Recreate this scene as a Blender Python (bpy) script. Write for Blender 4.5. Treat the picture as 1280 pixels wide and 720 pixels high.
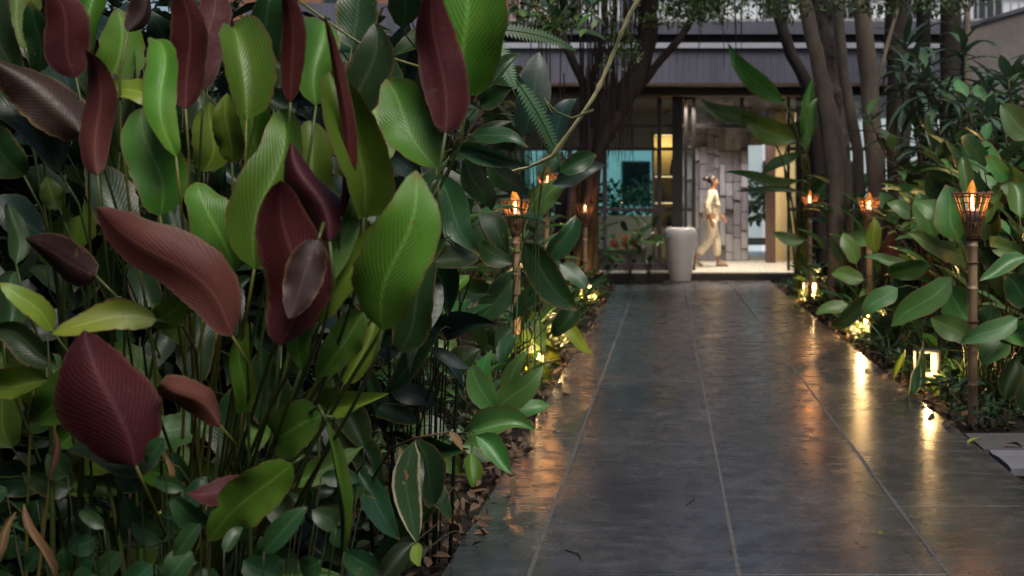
import bpy, math, random
import numpy as np
from mathutils import Vector, Matrix, Euler
R = math.radians
rnd = random.Random(7)
for o in list(bpy.data.objects): bpy.data.objects.remove(o)
scene = bpy.context.scene
C = scene.collection

# ------------------------------------------------------------------ camera, sky, sun, exposure
EYE = 1.33; F = 1778.0; VX, VY = 834.0, 250.0
cam_d = bpy.data.cameras.new('camera'); cam = bpy.data.objects.new('camera', cam_d); C.objects.link(cam)
cam.location = (0, 0, EYE); cam.rotation_euler = (R(90), 0, 0)
cam_d.sensor_width = 36; cam_d.lens = 36 * F / 1280
cam_d.shift_x = -(VX - 640) / 1280; cam_d.shift_y = -(360 - VY) / 1280
cam_d.clip_end = 2000; cam_d.clip_start = 0.05
cam_d.dof.use_dof = True; cam_d.dof.focus_distance = 5.5; cam_d.dof.aperture_fstop = 4.2
scene.camera = cam
SUN_EL, SUN_AZ = 58.0, 150.0            # compass: 0 = +Y, clockwise
world = bpy.data.worlds.new('World'); scene.world = world; world.use_nodes = True
wn = world.node_tree.nodes; wl = world.node_tree.links
bg = wn['Background']
sky = wn.new('ShaderNodeTexSky'); sky.sky_type = 'NISHITA'; sky.sun_disc = False
sky.sun_elevation = R(SUN_EL); sky.sun_rotation = R(SUN_AZ); sky.dust_density = 3.0; sky.air_density = 1.0
wl.new(sky.outputs[0], bg.inputs[0]); bg.inputs[1].default_value = 0.055
sl = bpy.data.lights.new('sun', 'SUN'); sun = bpy.data.objects.new('sun', sl); C.objects.link(sun)
sl.energy = 1.6; sl.angle = R(30); sl.color = (1.0, 0.95, 0.88)
az, el = R(SUN_AZ), R(SUN_EL)
sdir = Vector((math.sin(az) * math.cos(el), math.cos(az) * math.cos(el), math.sin(el)))
sun.rotation_euler = sdir.to_track_quat('Z', 'Y').to_euler()
scene.view_settings.view_transform = 'Standard'; scene.view_settings.look = 'None'
scene.view_settings.gamma = 1.0; scene.view_settings.exposure = 0.95
scene.cycles.max_bounces = 6; scene.cycles.diffuse_bounces = 2; scene.cycles.glossy_bounces = 3
scene.cycles.transmission_bounces = 4; scene.cycles.transparent_max_bounces = 8
scene.cycles.caustics_reflective = False; scene.cycles.caustics_refractive = False
scene.cycles.sample_clamp_indirect = 4.0
scene.cycles.use_denoising = True

def P(px, py, d):
    return Vector(((px - VX) * d / F, d, EYE - (py - VY) * d / F))

# ------------------------------------------------------------------ helpers
def tag(o, label=None, cat=None, group=None, kind=None):
    if label: o['label'] = label
    if cat: o['category'] = cat
    if group: o['group'] = group
    if kind: o['kind'] = kind
    return o
def empty(name, loc=(0, 0, 0)):
    o = bpy.data.objects.new(name, None); C.objects.link(o); o.location = loc
    o.empty_display_size = 0.1
    return o
def link(name, me, parent=None, loc=None):
    o = bpy.data.objects.new(name, me); C.objects.link(o)
    if parent: o.parent = parent
    if loc is not None: o.location = loc
    return o
def copy_tree(o, parent=None):
    c = o.copy(); C.objects.link(c); c.parent = parent
    for ch in o.children: copy_tree(ch, c)
    return c

class MB:
    def __init__(s): s.v = []; s.f = []; s.m = []; s.uv = []; s.sm = []
    def face(s, idx, m=0, uv=None, smooth=False):
        s.f.append(tuple(idx)); s.m.append(m); s.uv.append(uv); s.sm.append(smooth)
    def box(s, a, b, m=0, bev=0.0):
        x0, y0, z0 = a; x1, y1, z1 = b
        if bev <= 0:
            n = len(s.v)
            s.v += [(x0,y0,z0),(x1,y0,z0),(x1,y1,z0),(x0,y1,z0),(x0,y0,z1),(x1,y0,z1),(x1,y1,z1),(x0,y1,z1)]
            for f in ((0,3,2,1),(4,5,6,7),(0,1,5,4),(1,2,6,5),(2,3,7,6),(3,0,4,7)):
                s.face([n + i for i in f], m)
            return s
        e = bev; n = len(s.v)
        rings = [(e, z0), (0, z0 + e), (0, z1 - e), (e, z1)]
        for i, z in rings:
            s.v += [(x0+i,y0+i,z),(x1-i,y0+i,z),(x1-i,y1-i,z),(x0+i,y1-i,z)]
        s.face([n+3,n+2,n+1,n], m); s.face([n+12,n+13,n+14,n+15], m)
        for r in range(3):
            for k in range(4):
                a_ = n + r*4 + k; b_ = n + r*4 + (k+1) % 4
                s.face([a_, b_, b_+4, a_+4], m)
        return s
    def tube(s, pts, rads, sides=6, m=0, caps=True, wob=0, seed=0):
        pts = [Vector(p) for p in pts]; n0 = len(s.v); rg = random.Random(seed)
        ref = Vector((0.31, 0.87, 0.37)); k = len(pts)
        up = None
        for i, p in enumerate(pts):
            t = (pts[min(i+1, k-1)] - pts[max(i-1, 0)]).normalized()
            if up is None:
                up = t.cross(ref).normalized()
            else:
                up = (up - t * up.dot(t)).normalized()
            bi = t.cross(up); r = rads[i] if hasattr(rads, '__len__') else rads
            for q in range(sides):
                a = 2 * math.pi * q / sides; rr = r * (1 + rg.uniform(-wob, wob))
                s.v.append(tuple(p + (up * math.cos(a) + bi * math.sin(a)) * rr))
        for i in range(k - 1):
            for q in range(sides):
                a = n0 + i*sides + q; b = n0 + i*sides + (q+1) % sides
                s.face([a, b, b + sides, a + sides], m, [(q/sides, i/(k-1)), ((q+1)/sides, i/(k-1)), ((q+1)/sides, (i+1)/(k-1)), (q/sides, (i+1)/(k-1))], True)
        if caps:
            s.face([n0 + q for q in range(sides)][::-1], m); s.face([n0 + (k-1)*sides + q for q in range(sides)], m)
        return s
    def lathe(s, prof, sides=24, c=(0, 0, 0), m=0, cap=True):
        n0 = len(s.v)
        for r, z in prof:
            for q in range(sides):
                a = 2*math.pi*q/sides; s.v.append((c[0]+r*math.cos(a), c[1]+r*math.sin(a), c[2]+z))
        for i in range(len(prof) - 1):
            for q in range(sides):
                a = n0+i*sides+q; b = n0+i*sides+(q+1) % sides
                s.face([a, b, b+sides, a+sides], m, None, True)
        if cap:
            s.face([n0+q for q in range(sides)][::-1], m); s.face([n0+(len(prof)-1)*sides+q for q in range(sides)], m)
        return s
    def mesh(s, name, mats):
        me = bpy.data.meshes.new(name); me.from_pydata(s.v, [], s.f)
        for mt in (mats if isinstance(mats, (list, tuple)) else [mats]): me.materials.append(mt)
        me.polygons.foreach_set('material_index', s.m); me.polygons.foreach_set('use_smooth', s.sm)
        if any(u is not None for u in s.uv):
            ul = me.uv_layers.new(name='UVMap'); flat = []
            for f, u in zip(s.f, s.uv):
                for i in range(len(f)): flat += list(u[i]) if u else [0.0, 0.0]
            ul.data.foreach_set('uv', flat)
        me.update(); return me
    def build(s, name, mats, parent=None, loc=None):
        return link(name, s.mesh(name, mats), parent, loc)

# ------------------------------------------------------------------ materials
class NT:
    def __init__(s, name):
        s.mat = bpy.data.materials.new(name); s.mat.use_nodes = True
        s.n = s.mat.node_tree.nodes; s.l = s.mat.node_tree.links
        s.b = s.n['Principled BSDF']; s.out = s.n['Material Output']
    def node(s, t, **k):
        n = s.n.new(t)
        for a, v in k.items(): setattr(n, a, v)
        return n
    def set(s, sock, v):
        if isinstance(v, bpy.types.NodeSocket): s.l.new(v, sock)
        else: sock.default_value = v
    def math(s, op, a, b=0.0, c=0.0, clamp=False):
        n = s.node('ShaderNodeMath', operation=op, use_clamp=clamp)
        s.set(n.inputs[0], a); s.set(n.inputs[1], b); s.set(n.inputs[2], c); return n.outputs[0]
    def mix(s, f, a, b, bt='MIX'):
        n = s.node('ShaderNodeMix', data_type='RGBA', blend_type=bt)
        s.set(n.inputs[0], f); s.set(n.inputs[6], a); s.set(n.inputs[7], b); return n.outputs[2]
    def noise(s, vec, scale, detail=4, rough=0.5, out=0):
        n = s.node('ShaderNodeTexNoise'); n.inputs['Scale'].default_value = scale
        n.inputs['Detail'].default_value = detail; n.inputs['Roughness'].default_value = rough
        if vec is not None: s.l.new(vec, n.inputs['Vector'])
        return n.outputs[out]
    def mapr(s, v, a, b, c=0.0, d=1.0):
        n = s.node('ShaderNodeMapRange'); s.set(n.inputs[0], v)
        for i, q in enumerate((a, b, c, d)): s.set(n.inputs[i+1], q)
        return n.outputs[0]
    def pos(s): return s.node('ShaderNodeNewGeometry').outputs['Position']
    def obj(s): return s.node('ShaderNodeTexCoord').outputs['Object']
    def scale(s, v, sc):
        n = s.node('ShaderNodeMapping'); s.l.new(v, n.inputs[0]); n.inputs['Scale'].default_value = sc; return n.outputs[0]
    def bump(s, h, strength, dist, normal=None):
        n = s.node('ShaderNodeBump'); s.set(n.inputs['Strength'], strength); n.inputs['Distance'].default_value = dist
        s.l.new(h, n.inputs['Height']); s.l.new(n.outputs[0], s.b.inputs['Normal']); return n.outputs[0]

def rgba(c): return (c[0], c[1], c[2], 1)

def leaf_mat(name, base, vein, rough=0.4, trans=0.2, freq=18.0, slant=0.3, ribs=0.5, edge=0.65, hue=0.03, val=0.35, blotch=None, dry=(0.16, 0.09, 0.035), bumpd=0.0009, spec=0.4, rim0=0.98):
    n = NT(name)
    uvn = n.node('ShaderNodeUVMap'); sep = n.node('ShaderNodeSeparateXYZ'); n.l.new(uvn.outputs[0], sep.inputs[0])
    u, v = sep.outputs[0], sep.outputs[1]
    a = n.math('ABSOLUTE', n.math('MULTIPLY_ADD', u, 2.0, -1.0))
    ph = n.math('MULTIPLY', n.math('SUBTRACT', v, n.math('MULTIPLY', a, slant)), freq * 6.2832)
    oi = n.node('ShaderNodeObjectInfo').outputs['Random']
    pos = n.pos()
    ph = n.math('ADD', ph, n.math('MULTIPLY', n.noise(pos, 11.0, 3), 5.0))
    sn = n.math('MULTIPLY_ADD', n.math('SINE', ph), 0.5, 0.5)
    ridge = n.math('MULTIPLY', n.math('POWER', sn, 3.0), n.mapr(n.noise(pos, 16.0, 2), 0.35, 0.65, 0.5, 1.0))
    ridge = n.math('MULTIPLY', ridge, n.mapr(a, 1.0, 0.2, 0.45, 1.0))
    nz = n.noise(pos, 5.0, 3)
    fine = n.noise(pos, 60.0, 4, 0.6)
    col = n.mix(n.math('MULTIPLY', ridge, ribs), rgba(base), rgba(vein))
    mid = n.mapr(a, 0.10, 0.02)
    col = n.mix(n.math('MULTIPLY', mid, 0.75), col, rgba([min(1, c * 1.25 + 0.012) for c in vein]))
    if blotch is not None:
        bz = n.mapr(n.noise(pos, 14.0, 3), 0.52, 0.62)
        col = n.mix(n.math('MULTIPLY', bz, 0.7), col, rgba(blotch))
    # dry rim and specks
    rim = n.math('MULTIPLY', n.mapr(n.math('MULTIPLY_ADD', fine, 0.25, a), rim0, rim0 + 0.14), edge, clamp=True)
    col = n.mix(rim, col, rgba(dry))
    spk = n.mapr(n.noise(pos, 42.0, 3), 0.66, 0.72)
    col = n.mix(n.math('MULTIPLY', spk, 0.5), col, rgba([c * 0.8 for c in dry]))
    tip = n.math('MULTIPLY', n.mapr(n.math('MULTIPLY_ADD', fine, 0.22, v), 1.0, 1.12), n.mapr(oi, 0.55, 0.7))
    col = n.mix(n.math('MULTIPLY', tip, 0.8), col, rgba(dry))
    yel = n.math('MULTIPLY', n.mapr(n.noise(pos, 9.0, 4, 0.6), 0.5, 0.75), n.mapr(oi, 0.7, 0.9, 0.12, 0.5))
    col = n.mix(yel, col, rgba([min(1, base[0] * 1.9 + .01), base[1] * 1.25, base[2] * .8]))
    hs = n.node('ShaderNodeHueSaturation'); n.l.new(col, hs.inputs['Color'])
    n.set(hs.inputs['Hue'], n.math('ADD', n.math('MULTIPLY_ADD', oi, hue * 2, 0.5 - hue), n.math('MULTIPLY_ADD', nz, hue, -hue * 0.5)))
    n.set(hs.inputs['Value'], n.math('ADD', n.math('MULTIPLY_ADD', oi, val, 1 - val * 0.5), n.math('MULTIPLY_ADD', nz, 0.7, -0.35)))
    n.set(hs.inputs['Saturation'], n.mapr(fine, 0.2, 0.8, 0.92, 1.05))
    c = hs.outputs[0]
    n.l.new(c, n.b.inputs['Base Color'])
    n.set(n.b.inputs['Roughness'], n.mapr(fine, 0.3, 0.7, rough - 0.07, rough + 0.1))
    n.b.inputs['Specular IOR Level'].default_value = spec
    hgt = n.math('ADD', n.math('MULTIPLY', sn, 0.6), n.math('MULTIPLY', fine, 0.35))
    nr = n.bump(hgt, 0.4, bumpd)
    if trans > 0:
        tr = n.node('ShaderNodeBsdfTranslucent'); ms = n.node('ShaderNodeMixShader'); ms.inputs[0].default_value = trans
        g = n.node('ShaderNodeGamma'); n.l.new(c, g.inputs[0]); g.inputs[1].default_value = 0.9
        n.l.new(g.outputs[0], tr.inputs[0])
        n.l.new(n.b.outputs[0], ms.inputs[1]); n.l.new(tr.outputs[0], ms.inputs[2]); n.l.new(ms.outputs[0], n.out.inputs[0])
    return n.mat

def plain(name, base, rough=0.6, var=0.25, scale=8.0, bump=0.3, dist=0.003, spec=0.4, second=None, metallic=0.0, stretch=None):
    n = NT(name); pos = n.obj()
    if stretch: pos = n.scale(pos, stretch)
    nz = n.noise(pos, scale, 5, 0.6); f2 = n.noise(pos, scale * 7, 3, 0.6)
    c2 = second or [c * (1 - var) for c in base]
    col = n.mix(n.mapr(nz, 0.3, 0.7), rgba(base), rgba(c2))
    col = n.mix(n.mapr(f2, 0.35, 0.75, 0, 0.35), col, rgba([c * (1 - var) for c in c2]))
    n.l.new(col, n.b.inputs['Base Color'])
    n.set(n.b.inputs['Roughness'], n.mapr(f2, 0.3, 0.7, max(0.02, rough - 0.08), min(1, rough + 0.1)))
    n.b.inputs['Specular IOR Level'].default_value = spec; n.b.inputs['Metallic'].default_value = metallic
    if bump > 0: n.bump(n.math('ADD', nz, n.math('MULTIPLY', f2, 0.5)), bump, dist)
    return n.mat

def emit(name, col, s):
    n = NT(name); n.b.inputs['Base Color'].default_value = rgba(col)
    n.b.inputs['Emission Color'].default_value = rgba(col); n.b.inputs['Emission Strength'].default_value = s
    return n.mat

M = {}
M['green'] = leaf_mat('leaf_green', (0.062, 0.145, 0.010), (0.115, 0.225, 0.03), 0.42, 0.3, freq=19, slant=0.42, ribs=1.0, bumpd=0.0022)
M['bright'] = leaf_mat('leaf_bright', (0.092, 0.19, 0.012), (0.16, 0.28, 0.04), 0.42, 0.32, freq=19, slant=0.42, ribs=1.0, bumpd=0.0022)
M['lime'] = leaf_mat('leaf_lime', (0.17, 0.26, 0.02), (0.23, 0.31, 0.04), 0.42, 0.25, freq=20, ribs=0.4, edge=0.9)
M['deep'] = leaf_mat('leaf_deep', (0.014, 0.038, 0.010), (0.021, 0.05, 0.015), 0.36, 0.12, freq=16, ribs=0.4, spec=0.3)
M['maroon'] = leaf_mat('leaf_maroon_underside', (0.046, 0.006, 0.007), (0.078, 0.015, 0.015), 0.6, 0.05, freq=19, slant=0.42, ribs=0.9, hue=0.012, val=0.5, bumpd=0.0014, spec=0.22, dry=(0.1, 0.05, 0.03))
M['russet'] = leaf_mat('leaf_russet_underside', (0.09, 0.027, 0.02), (0.13, 0.045, 0.03), 0.48, 0.05, freq=19, slant=0.42, ribs=0.9, hue=0.012, bumpd=0.0014, spec=0.25, dry=(0.12, 0.07, 0.04))
M['umber'] = leaf_mat('leaf_umber_underside', (0.024, 0.009, 0.005), (0.038, 0.016, 0.007), 0.5, 0.05, freq=22, ribs=0.6, hue=0.02)
M['gloss'] = leaf_mat('leaf_gloss', (0.016, 0.056, 0.016), (0.03, 0.08, 0.026), 0.33, 0.12, freq=12, slant=0.45, ribs=0.4, spec=0.42, edge=0.15, bumpd=0.0008)
M['blue'] = leaf_mat('leaf_blue_green', (0.010, 0.028, 0.020), (0.014, 0.036, 0.025), 0.36, 0.08, freq=12, slant=0.45, ribs=0.2, spec=0.35, edge=0.1, bumpd=0.0008)
M['bed'] = leaf_mat('leaf_bed_green', (0.054, 0.145, 0.030), (0.086, 0.185, 0.048), 0.38, 0.2, freq=15, slant=0.4, ribs=0.65, bumpd=0.0014)
M['sage'] = leaf_mat('leaf_sage', (0.062, 0.148, 0.048), (0.092, 0.185, 0.07), 0.36, 0.18, freq=15, slant=0.4, ribs=0.6, bumpd=0.0014)
M['shrub'] = leaf_mat('leaf_shrub', (0.045, 0.095, 0.05), (0.07, 0.125, 0.068), 0.3, 0.12, freq=7, slant=0.5, ribs=0.4, spec=0.5)
M['strap'] = leaf_mat('leaf_strap', (0.045, 0.095, 0.055), (0.07, 0.125, 0.075), 0.3, 0.12, freq=0.5, slant=0.0, ribs=0.2, spec=0.5)
M['banana'] = leaf_mat('leaf_banana', (0.05, 0.15, 0.02), (0.09, 0.22, 0.04), 0.38, 0.25, freq=34, slant=0.12, ribs=0.5)
M['spotted'] = leaf_mat('leaf_spotted', (0.14, 0.2, 0.02), (0.2, 0.26, 0.04), 0.38, 0.2, freq=7, blotch=(0.03, 0.075, 0.015))
M['varieg'] = leaf_mat('leaf_variegated', (0.03, 0.085, 0.03), (0.05, 0.12, 0.05), 0.4, 0.15, freq=9, edge=1.0, dry=(0.55, 0.52, 0.3), rim0=0.9)
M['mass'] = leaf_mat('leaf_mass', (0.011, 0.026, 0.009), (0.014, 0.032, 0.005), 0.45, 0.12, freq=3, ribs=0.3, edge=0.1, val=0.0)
M['crown'] = leaf_mat('leaf_crown', (0.032, 0.068, 0.02), (0.045, 0.09, 0.03), 0.4, 0.22, freq=3, ribs=0.3, edge=0.1, val=0.0)
M['cover'] = leaf_mat('leaf_cover', (0.03, 0.07, 0.025), (0.05, 0.1, 0.04), 0.38, 0.15, freq=4, ribs=0.4, edge=0.1, val=0.0)
M['litter'] = leaf_mat('leaf_litter', (0.10, 0.065, 0.038), (0.13, 0.09, 0.055), 0.7, 0.05, freq=5, ribs=0.4, edge=0.1, hue=0.03, val=0.0, spec=0.2)
M['dead'] = leaf_mat('leaf_dead', (0.15, 0.075, 0.04), (0.2, 0.12, 0.07), 0.7, 0.06, freq=6, ribs=0.6, edge=0.2, spec=0.2)
M['fern'] = leaf_mat('leaf_fern', (0.028, 0.075, 0.026), (0.04, 0.095, 0.034), 0.45, 0.2, freq=3, ribs=0.2, edge=0.1)
M['stem'] = plain('stem_green', (0.06, 0.085, 0.016), 0.45, 0.35, 14, 0.2, 0.002)
M['stemy'] = plain('stem_olive_yellow', (0.13, 0.125, 0.022), 0.45, 0.4, 14, 0.2, 0.002)
M['stemd'] = plain('stem_dark', (0.022, 0.03, 0.005), 0.5, 0.3, 14, 0.2, 0.002)
M['stemb'] = plain('stem_brown', (0.09, 0.05, 0.028), 0.6, 0.4, 14, 0.3, 0.003)
M['twig'] = plain('twig_bark', (0.6, 0.6, 0.2), 0.7, 0.35, 16, 0.8, 0.006, second=(0.56, 0.45, 0.28))
M['bark'] = plain('bark_grey', (0.19, 0.155, 0.12), 0.85, 0.45, 6, 0.8, 0.02, spec=0.2, stretch=(1, 1, 0.35))
M['barkr'] = plain('bark_rough', (0.2, 0.17, 0.14), 0.9, 0.75, 9, 1.0, 0.05, spec=0.2, second=(0.02, 0.016, 0.014), stretch=(1, 1, 0.6))
M['barkd'] = plain('bark_dark', (0.05, 0.04, 0.034), 0.85, 0.5, 6, 0.8, 0.02, spec=0.2, stretch=(1, 1, 0.3))
M['root'] = plain('aerial_root', (0.055, 0.04, 0.032), 0.85, 0.5, 9, 0.5, 0.01, spec=0.2)
M['soil'] = plain('soil', (0.03, 0.023, 0.017), 0.95, 0.5, 5, 1.0, 0.03, spec=0.15)
M['bamboo'] = plain('bamboo', (0.30, 0.20, 0.115), 0.5, 0.4, 7, 0.25, 0.003, second=(0.19, 0.115, 0.06), stretch=(1, 1, 0.25))
M['cane'] = plain('split_cane', (0.15, 0.07, 0.032), 0.55, 0.4, 12, 0.3, 0.002)
M['tin'] = plain('tin', (0.35, 0.35, 0.36), 0.4, 0.3, 10, 0.1, 0.001, metallic=0.7)
M['black'] = plain('black_metal', (0.018, 0.018, 0.02), 0.42, 0.3, 6, 0.1, 0.001)
M['frame'] = plain('frame_metal', (0.05, 0.045, 0.05), 0.4, 0.3, 6, 0.1, 0.001)
M['cream'] = plain('cream_floor', (0.55, 0.5, 0.42), 0.25, 0.1, 2, 0.05, 0.001)
M['warm'] = plain('warm_plaster', (0.62, 0.46, 0.2), 0.7, 0.12, 2, 0.1, 0.002)
M['yellow'] = plain('shelf_yellow', (0.55, 0.38, 0.15), 0.6, 0.12, 2, 0.05, 0.001)
M['soffit'] = plain('soffit_timber', (0.09, 0.05, 0.03), 0.5, 0.4, 5, 0.3, 0.003, stretch=(0.3, 4, 1))
M['block'] = plain('weathered_timber', (0.27, 0.255, 0.27), 0.8, 0.4, 6, 0.5, 0.005, spec=0.2, stretch=(3, 3, 0.5))
M['blockb'] = plain('weathered_timber_pale', (0.38, 0.365, 0.385), 0.8, 0.35, 6, 0.5, 0.005, spec=0.2, stretch=(3, 3, 0.5))
M['post'] = plain('brown_post', (0.10, 0.055, 0.04), 0.6, 0.4, 6, 0.4, 0.004, stretch=(3, 3, 0.4))
M['render'] = plain('outside_render', (0.8, 0.82, 0.84), 0.9, 0.2, 1.5, 0.3, 0.004)
M['inwall'] = plain('room_wall', (0.2, 0.19, 0.18), 0.8, 0.2, 1.5, 0.1, 0.003)
M['white'] = plain('white_paint', (0.75, 0.75, 0.75), 0.5, 0.1, 3, 0.05, 0.001)
M['brick'] = plain('terracotta', (0.28, 0.13, 0.08), 0.85, 0.3, 4, 0.3, 0.005)
M['stone'] = plain('side_stone', (0.08, 0.078, 0.078), 0.75, 0.35, 6, 0.5, 0.005, spec=0.3)
M['stonel'] = plain('side_stone_pale', (0.15, 0.15, 0.165), 0.75, 0.3, 6, 0.5, 0.005, spec=0.3)

def concrete_board(name, base, freq=9.0):
    n = NT(name); p = n.obj(); sep = n.node('ShaderNodeSeparateXYZ'); n.l.new(p, sep.inputs[0])
    fr = n.math('FRACT', n.math('MULTIPLY', sep.outputs[0], freq))
    line = n.mapr(n.math('ABSOLUTE', n.math('SUBTRACT', fr, 0.5)), 0.44, 0.5)
    st = n.noise(n.scale(p, (1.2, 1, 0.25)), 2.2, 6, 0.65); f = n.noise(p, 22, 4, 0.6)
    col = n.mix(n.mapr(st, 0.3, 0.7), rgba(base), rgba([c * 0.62 for c in base]))
    col = n.mix(n.math('MULTIPLY', line, 0.5), col, rgba([c * 0.45 for c in base]))
    col = n.mix(n.mapr(f, 0.45, 0.8, 0, 0.4), col, rgba([c * 0.6 for c in base]))
    n.l.new(col, n.b.inputs['Base Color']); n.b.inputs['Roughness'].default_value = 0.75
    n.bump(n.math('SUBTRACT', f, n.math('MULTIPLY', line, 1.5)), 0.5, 0.008)
    return n.mat
M['fascia'] = concrete_board('fascia_boarded', (0.125, 0.125, 0.165))
M['ledge'] = plain('metal_ledge', (0.45, 0.46, 0.52), 0.5, 0.2, 2, 0.05, 0.001)
M['slabc'] = plain('roof_slab', (0.12, 0.12, 0.15), 0.85, 0.3, 2, 0.3, 0.004)
M['stair'] = plain('stair_concrete', (0.22, 0.19, 0.17), 0.85, 0.35, 1.3, 0.4, 0.006)

def path_mat():
    n = NT('polished_concrete'); p = n.pos()
    oi = n.node('ShaderNodeObjectInfo').outputs['Random']
    big = n.noise(n.scale(p, (1.0, 0.55, 1)), 1.6, 7, 0.62)
    mid = n.noise(n.scale(p, (1.0, 0.7, 1)), 7.0, 6, 0.68)
    trowel = n.noise(n.scale(p, (1.2, 4.0, 1)), 3.2, 6, 0.7)
    fine = n.noise(p, 120.0, 4, 0.7)
    col = n.mix(n.mapr(big, 0.3, 0.7), rgba((0.021, 0.021, 0.025)), rgba((0.062, 0.059, 0.060)))
    col = n.mix(n.mapr(mid, 0.42, 0.62, 0, 0.8), col, rgba((0.016, 0.016, 0.018)))
    col = n.mix(n.mapr(trowel, 0.5, 0.75, 0, 0.28), col, rgba((0.125, 0.12, 0.118)))
    col = n.mix(n.mapr(fine, 0.62, 0.72, 0, 0.5), col, rgba((0.2, 0.19, 0.18)))
    hs = n.node('ShaderNodeHueSaturation'); n.l.new(col, hs.inputs['Color'])
    n.set(hs.inputs['Value'], n.math('MULTIPLY_ADD', oi, 0.14, 0.93))
    n.l.new(hs.outputs[0], n.b.inputs['Base Color'])
    r = n.math('ADD', n.mapr(mid, 0.3, 0.75, 0.15, 0.33), n.mapr(trowel, 0.45, 0.75, 0.0, 0.14))
    r = n.math('ADD', r, n.mapr(big, 0.4, 0.7, -0.03, 0.06))
    n.set(n.b.inputs['Roughness'], r)
    n.b.inputs['Specular IOR Level'].default_value = 0.48
    h = n.math('ADD', n.math('MULTIPLY', trowel, 0.28), n.math('ADD', n.math('MULTIPLY', mid, 0.5), n.math('MULTIPLY', fine, 0.06)))
    n.bump(h, 0.11, 0.005)
    return n.mat
M['path'] = path_mat()
M['grout'] = plain('joint_dark', (0.035, 0.033, 0.032), 0.9, 0.5, 30, 0.4, 0.003)
M['joint'] = plain('joint_mortar', (0.12, 0.115, 0.112), 0.9, 0.6, 30, 0.6, 0.004, second=(0.04, 0.038, 0.036))

def glass_mat(name, tint):
    n = NT(name)
    n.b.inputs['Base Color'].default_value = (0.62, 0.85, 0.82, 1); n.b.inputs['Roughness'].default_value = 0.02
    n.b.inputs['IOR'].default_value = 1.45
    tr = n.node('ShaderNodeBsdfTransparent'); tr.inputs[0].default_value = tint
    gl = n.node('ShaderNodeBsdfGlossy'); gl.inputs['Roughness'].default_value = 0.02
    fr = n.node('ShaderNodeFresnel'); fr.inputs[0].default_value = 1.5
    ms = n.node('ShaderNodeMixShader'); n.l.new(fr.outputs[0], ms.inputs[0]); n.l.new(tr.outputs[0], ms.inputs[1]); n.l.new(gl.outputs[0], ms.inputs[2])
    n.l.new(ms.outputs[0], n.out.inputs[0]); return n.mat
M['glass'] = glass_mat('pane_glass', (0.88, 0.95, 0.94, 1)); M['teal'] = glass_mat('teal_glass', (0.55, 0.84, 0.86, 1))
def flame_mat():
    n = NT('flame'); em = n.node('ShaderNodeEmission'); em.inputs[0].default_value = (1.0, 0.30, 0.045, 1); em.inputs[1].default_value = 1.1
    tr = n.node('ShaderNodeBsdfTransparent'); ms = n.node('ShaderNodeMixShader')
    n.set(ms.inputs[0], n.mapr(n.noise(n.scale(n.obj(), (1, 1, .5)), 28, 3),   .35, .65, .08, .65))
    n.l.new(tr.outputs[0], ms.inputs[1]); n.l.new(em.outputs[0], ms.inputs[2]); n.l.new(ms.outputs[0], n.out.inputs[0]); return n.mat
M['flame'] = flame_mat()
M['core'] = emit('flame_core', (1.0, 0.55, 0.18), 26.0)
M['ember'] = emit('ember_glow', (1.0, 0.16, 0.02), 1.6)
M['lamp'] = emit('lamp_diffuser', (1.0, 0.66, 0.26), 2.0)
M['down'] = emit('downlight_lens', (1.0, 0.62, 0.28), 12.0)
M['strip'] = emit('shelf_strip', (1.0, 0.72, 0.36), 1.1)

def pot_mat():
    n = NT('glazed_pot'); p = n.obj()
    a = n.noise(p, 3, 4); f = n.noise(p, 60, 3, 0.7)
    col = n.mix(n.mapr(a, 0.3, 0.7), rgba((0.5, 0.475, 0.455)), rgba((0.40, 0.375, 0.36)))
    col = n.mix(n.mapr(f, 0.5, 0.75, 0, 0.4), col, rgba((0.28, 0.26, 0.25)))
    n.l.new(col, n.b.inputs['Base Color']); n.b.inputs['Roughness'].default_value = 0.33
    n.bump(f, 0.3, 0.003); return n.mat
M['pot'] = pot_mat()
M['cloth'] = plain('uniform_cloth', (0.72, 0.64, 0.50), 0.85, 0.3, 7, 1.0, 0.03, spec=0.15)
M['skin'] = plain('skin', (0.28, 0.14, 0.085), 0.5, 0.1, 9, 0.05, 0.001)
M['hair'] = plain('dark_hair', (0.02, 0.013, 0.01), 0.45, 0.3, 40, 0.5, 0.004)
M['shoe'] = plain('shoe', (0.25, 0.2, 0.15), 0.6, 0.2, 9, 0.1, 0.001)
M['red'] = plain('red_goods', (0.45, 0.05, 0.03), 0.5, 0.3, 9, 0.1, 0.002)
M['orange'] = plain('orange_goods', (0.6, 0.2, 0.04), 0.5, 0.3, 9, 0.1, 0.002)
M['bottle'] = plain('dark_bottle', (0.015, 0.02, 0.015), 0.15, 0.3, 9, 0.0, 0.001)

# ------------------------------------------------------------------ leaf shapes
def prof(kind, t):
    t = min(max(t, 0.0), 1.0)
    if kind == 'paddle': return (t ** 0.5 * (1 - t) ** 0.62 / 0.472) * (1 - .3 * t ** 5) if 0 < t < 1 else 0.0
    if kind == 'ovate': return (t ** 0.55 * (1 - t) ** 0.75) / 0.415 if 0 < t < 1 else 0.0
    if kind == 'lance': return math.sin(math.pi * t ** 0.8) ** 1.05 if 0 < t < 1 else 0.0
    if kind == 'strap': return min(1, 0.35 + 3.2 * t) * (1 - t) ** 0.6 if t < 1 else 0.0
    if kind == 'heart': return min(1, (t * 5 + 0.25)) * (1 - t) ** 0.7 * 1.15 if t < 1 else 0.0
    return math.sin(math.pi * t)

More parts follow.
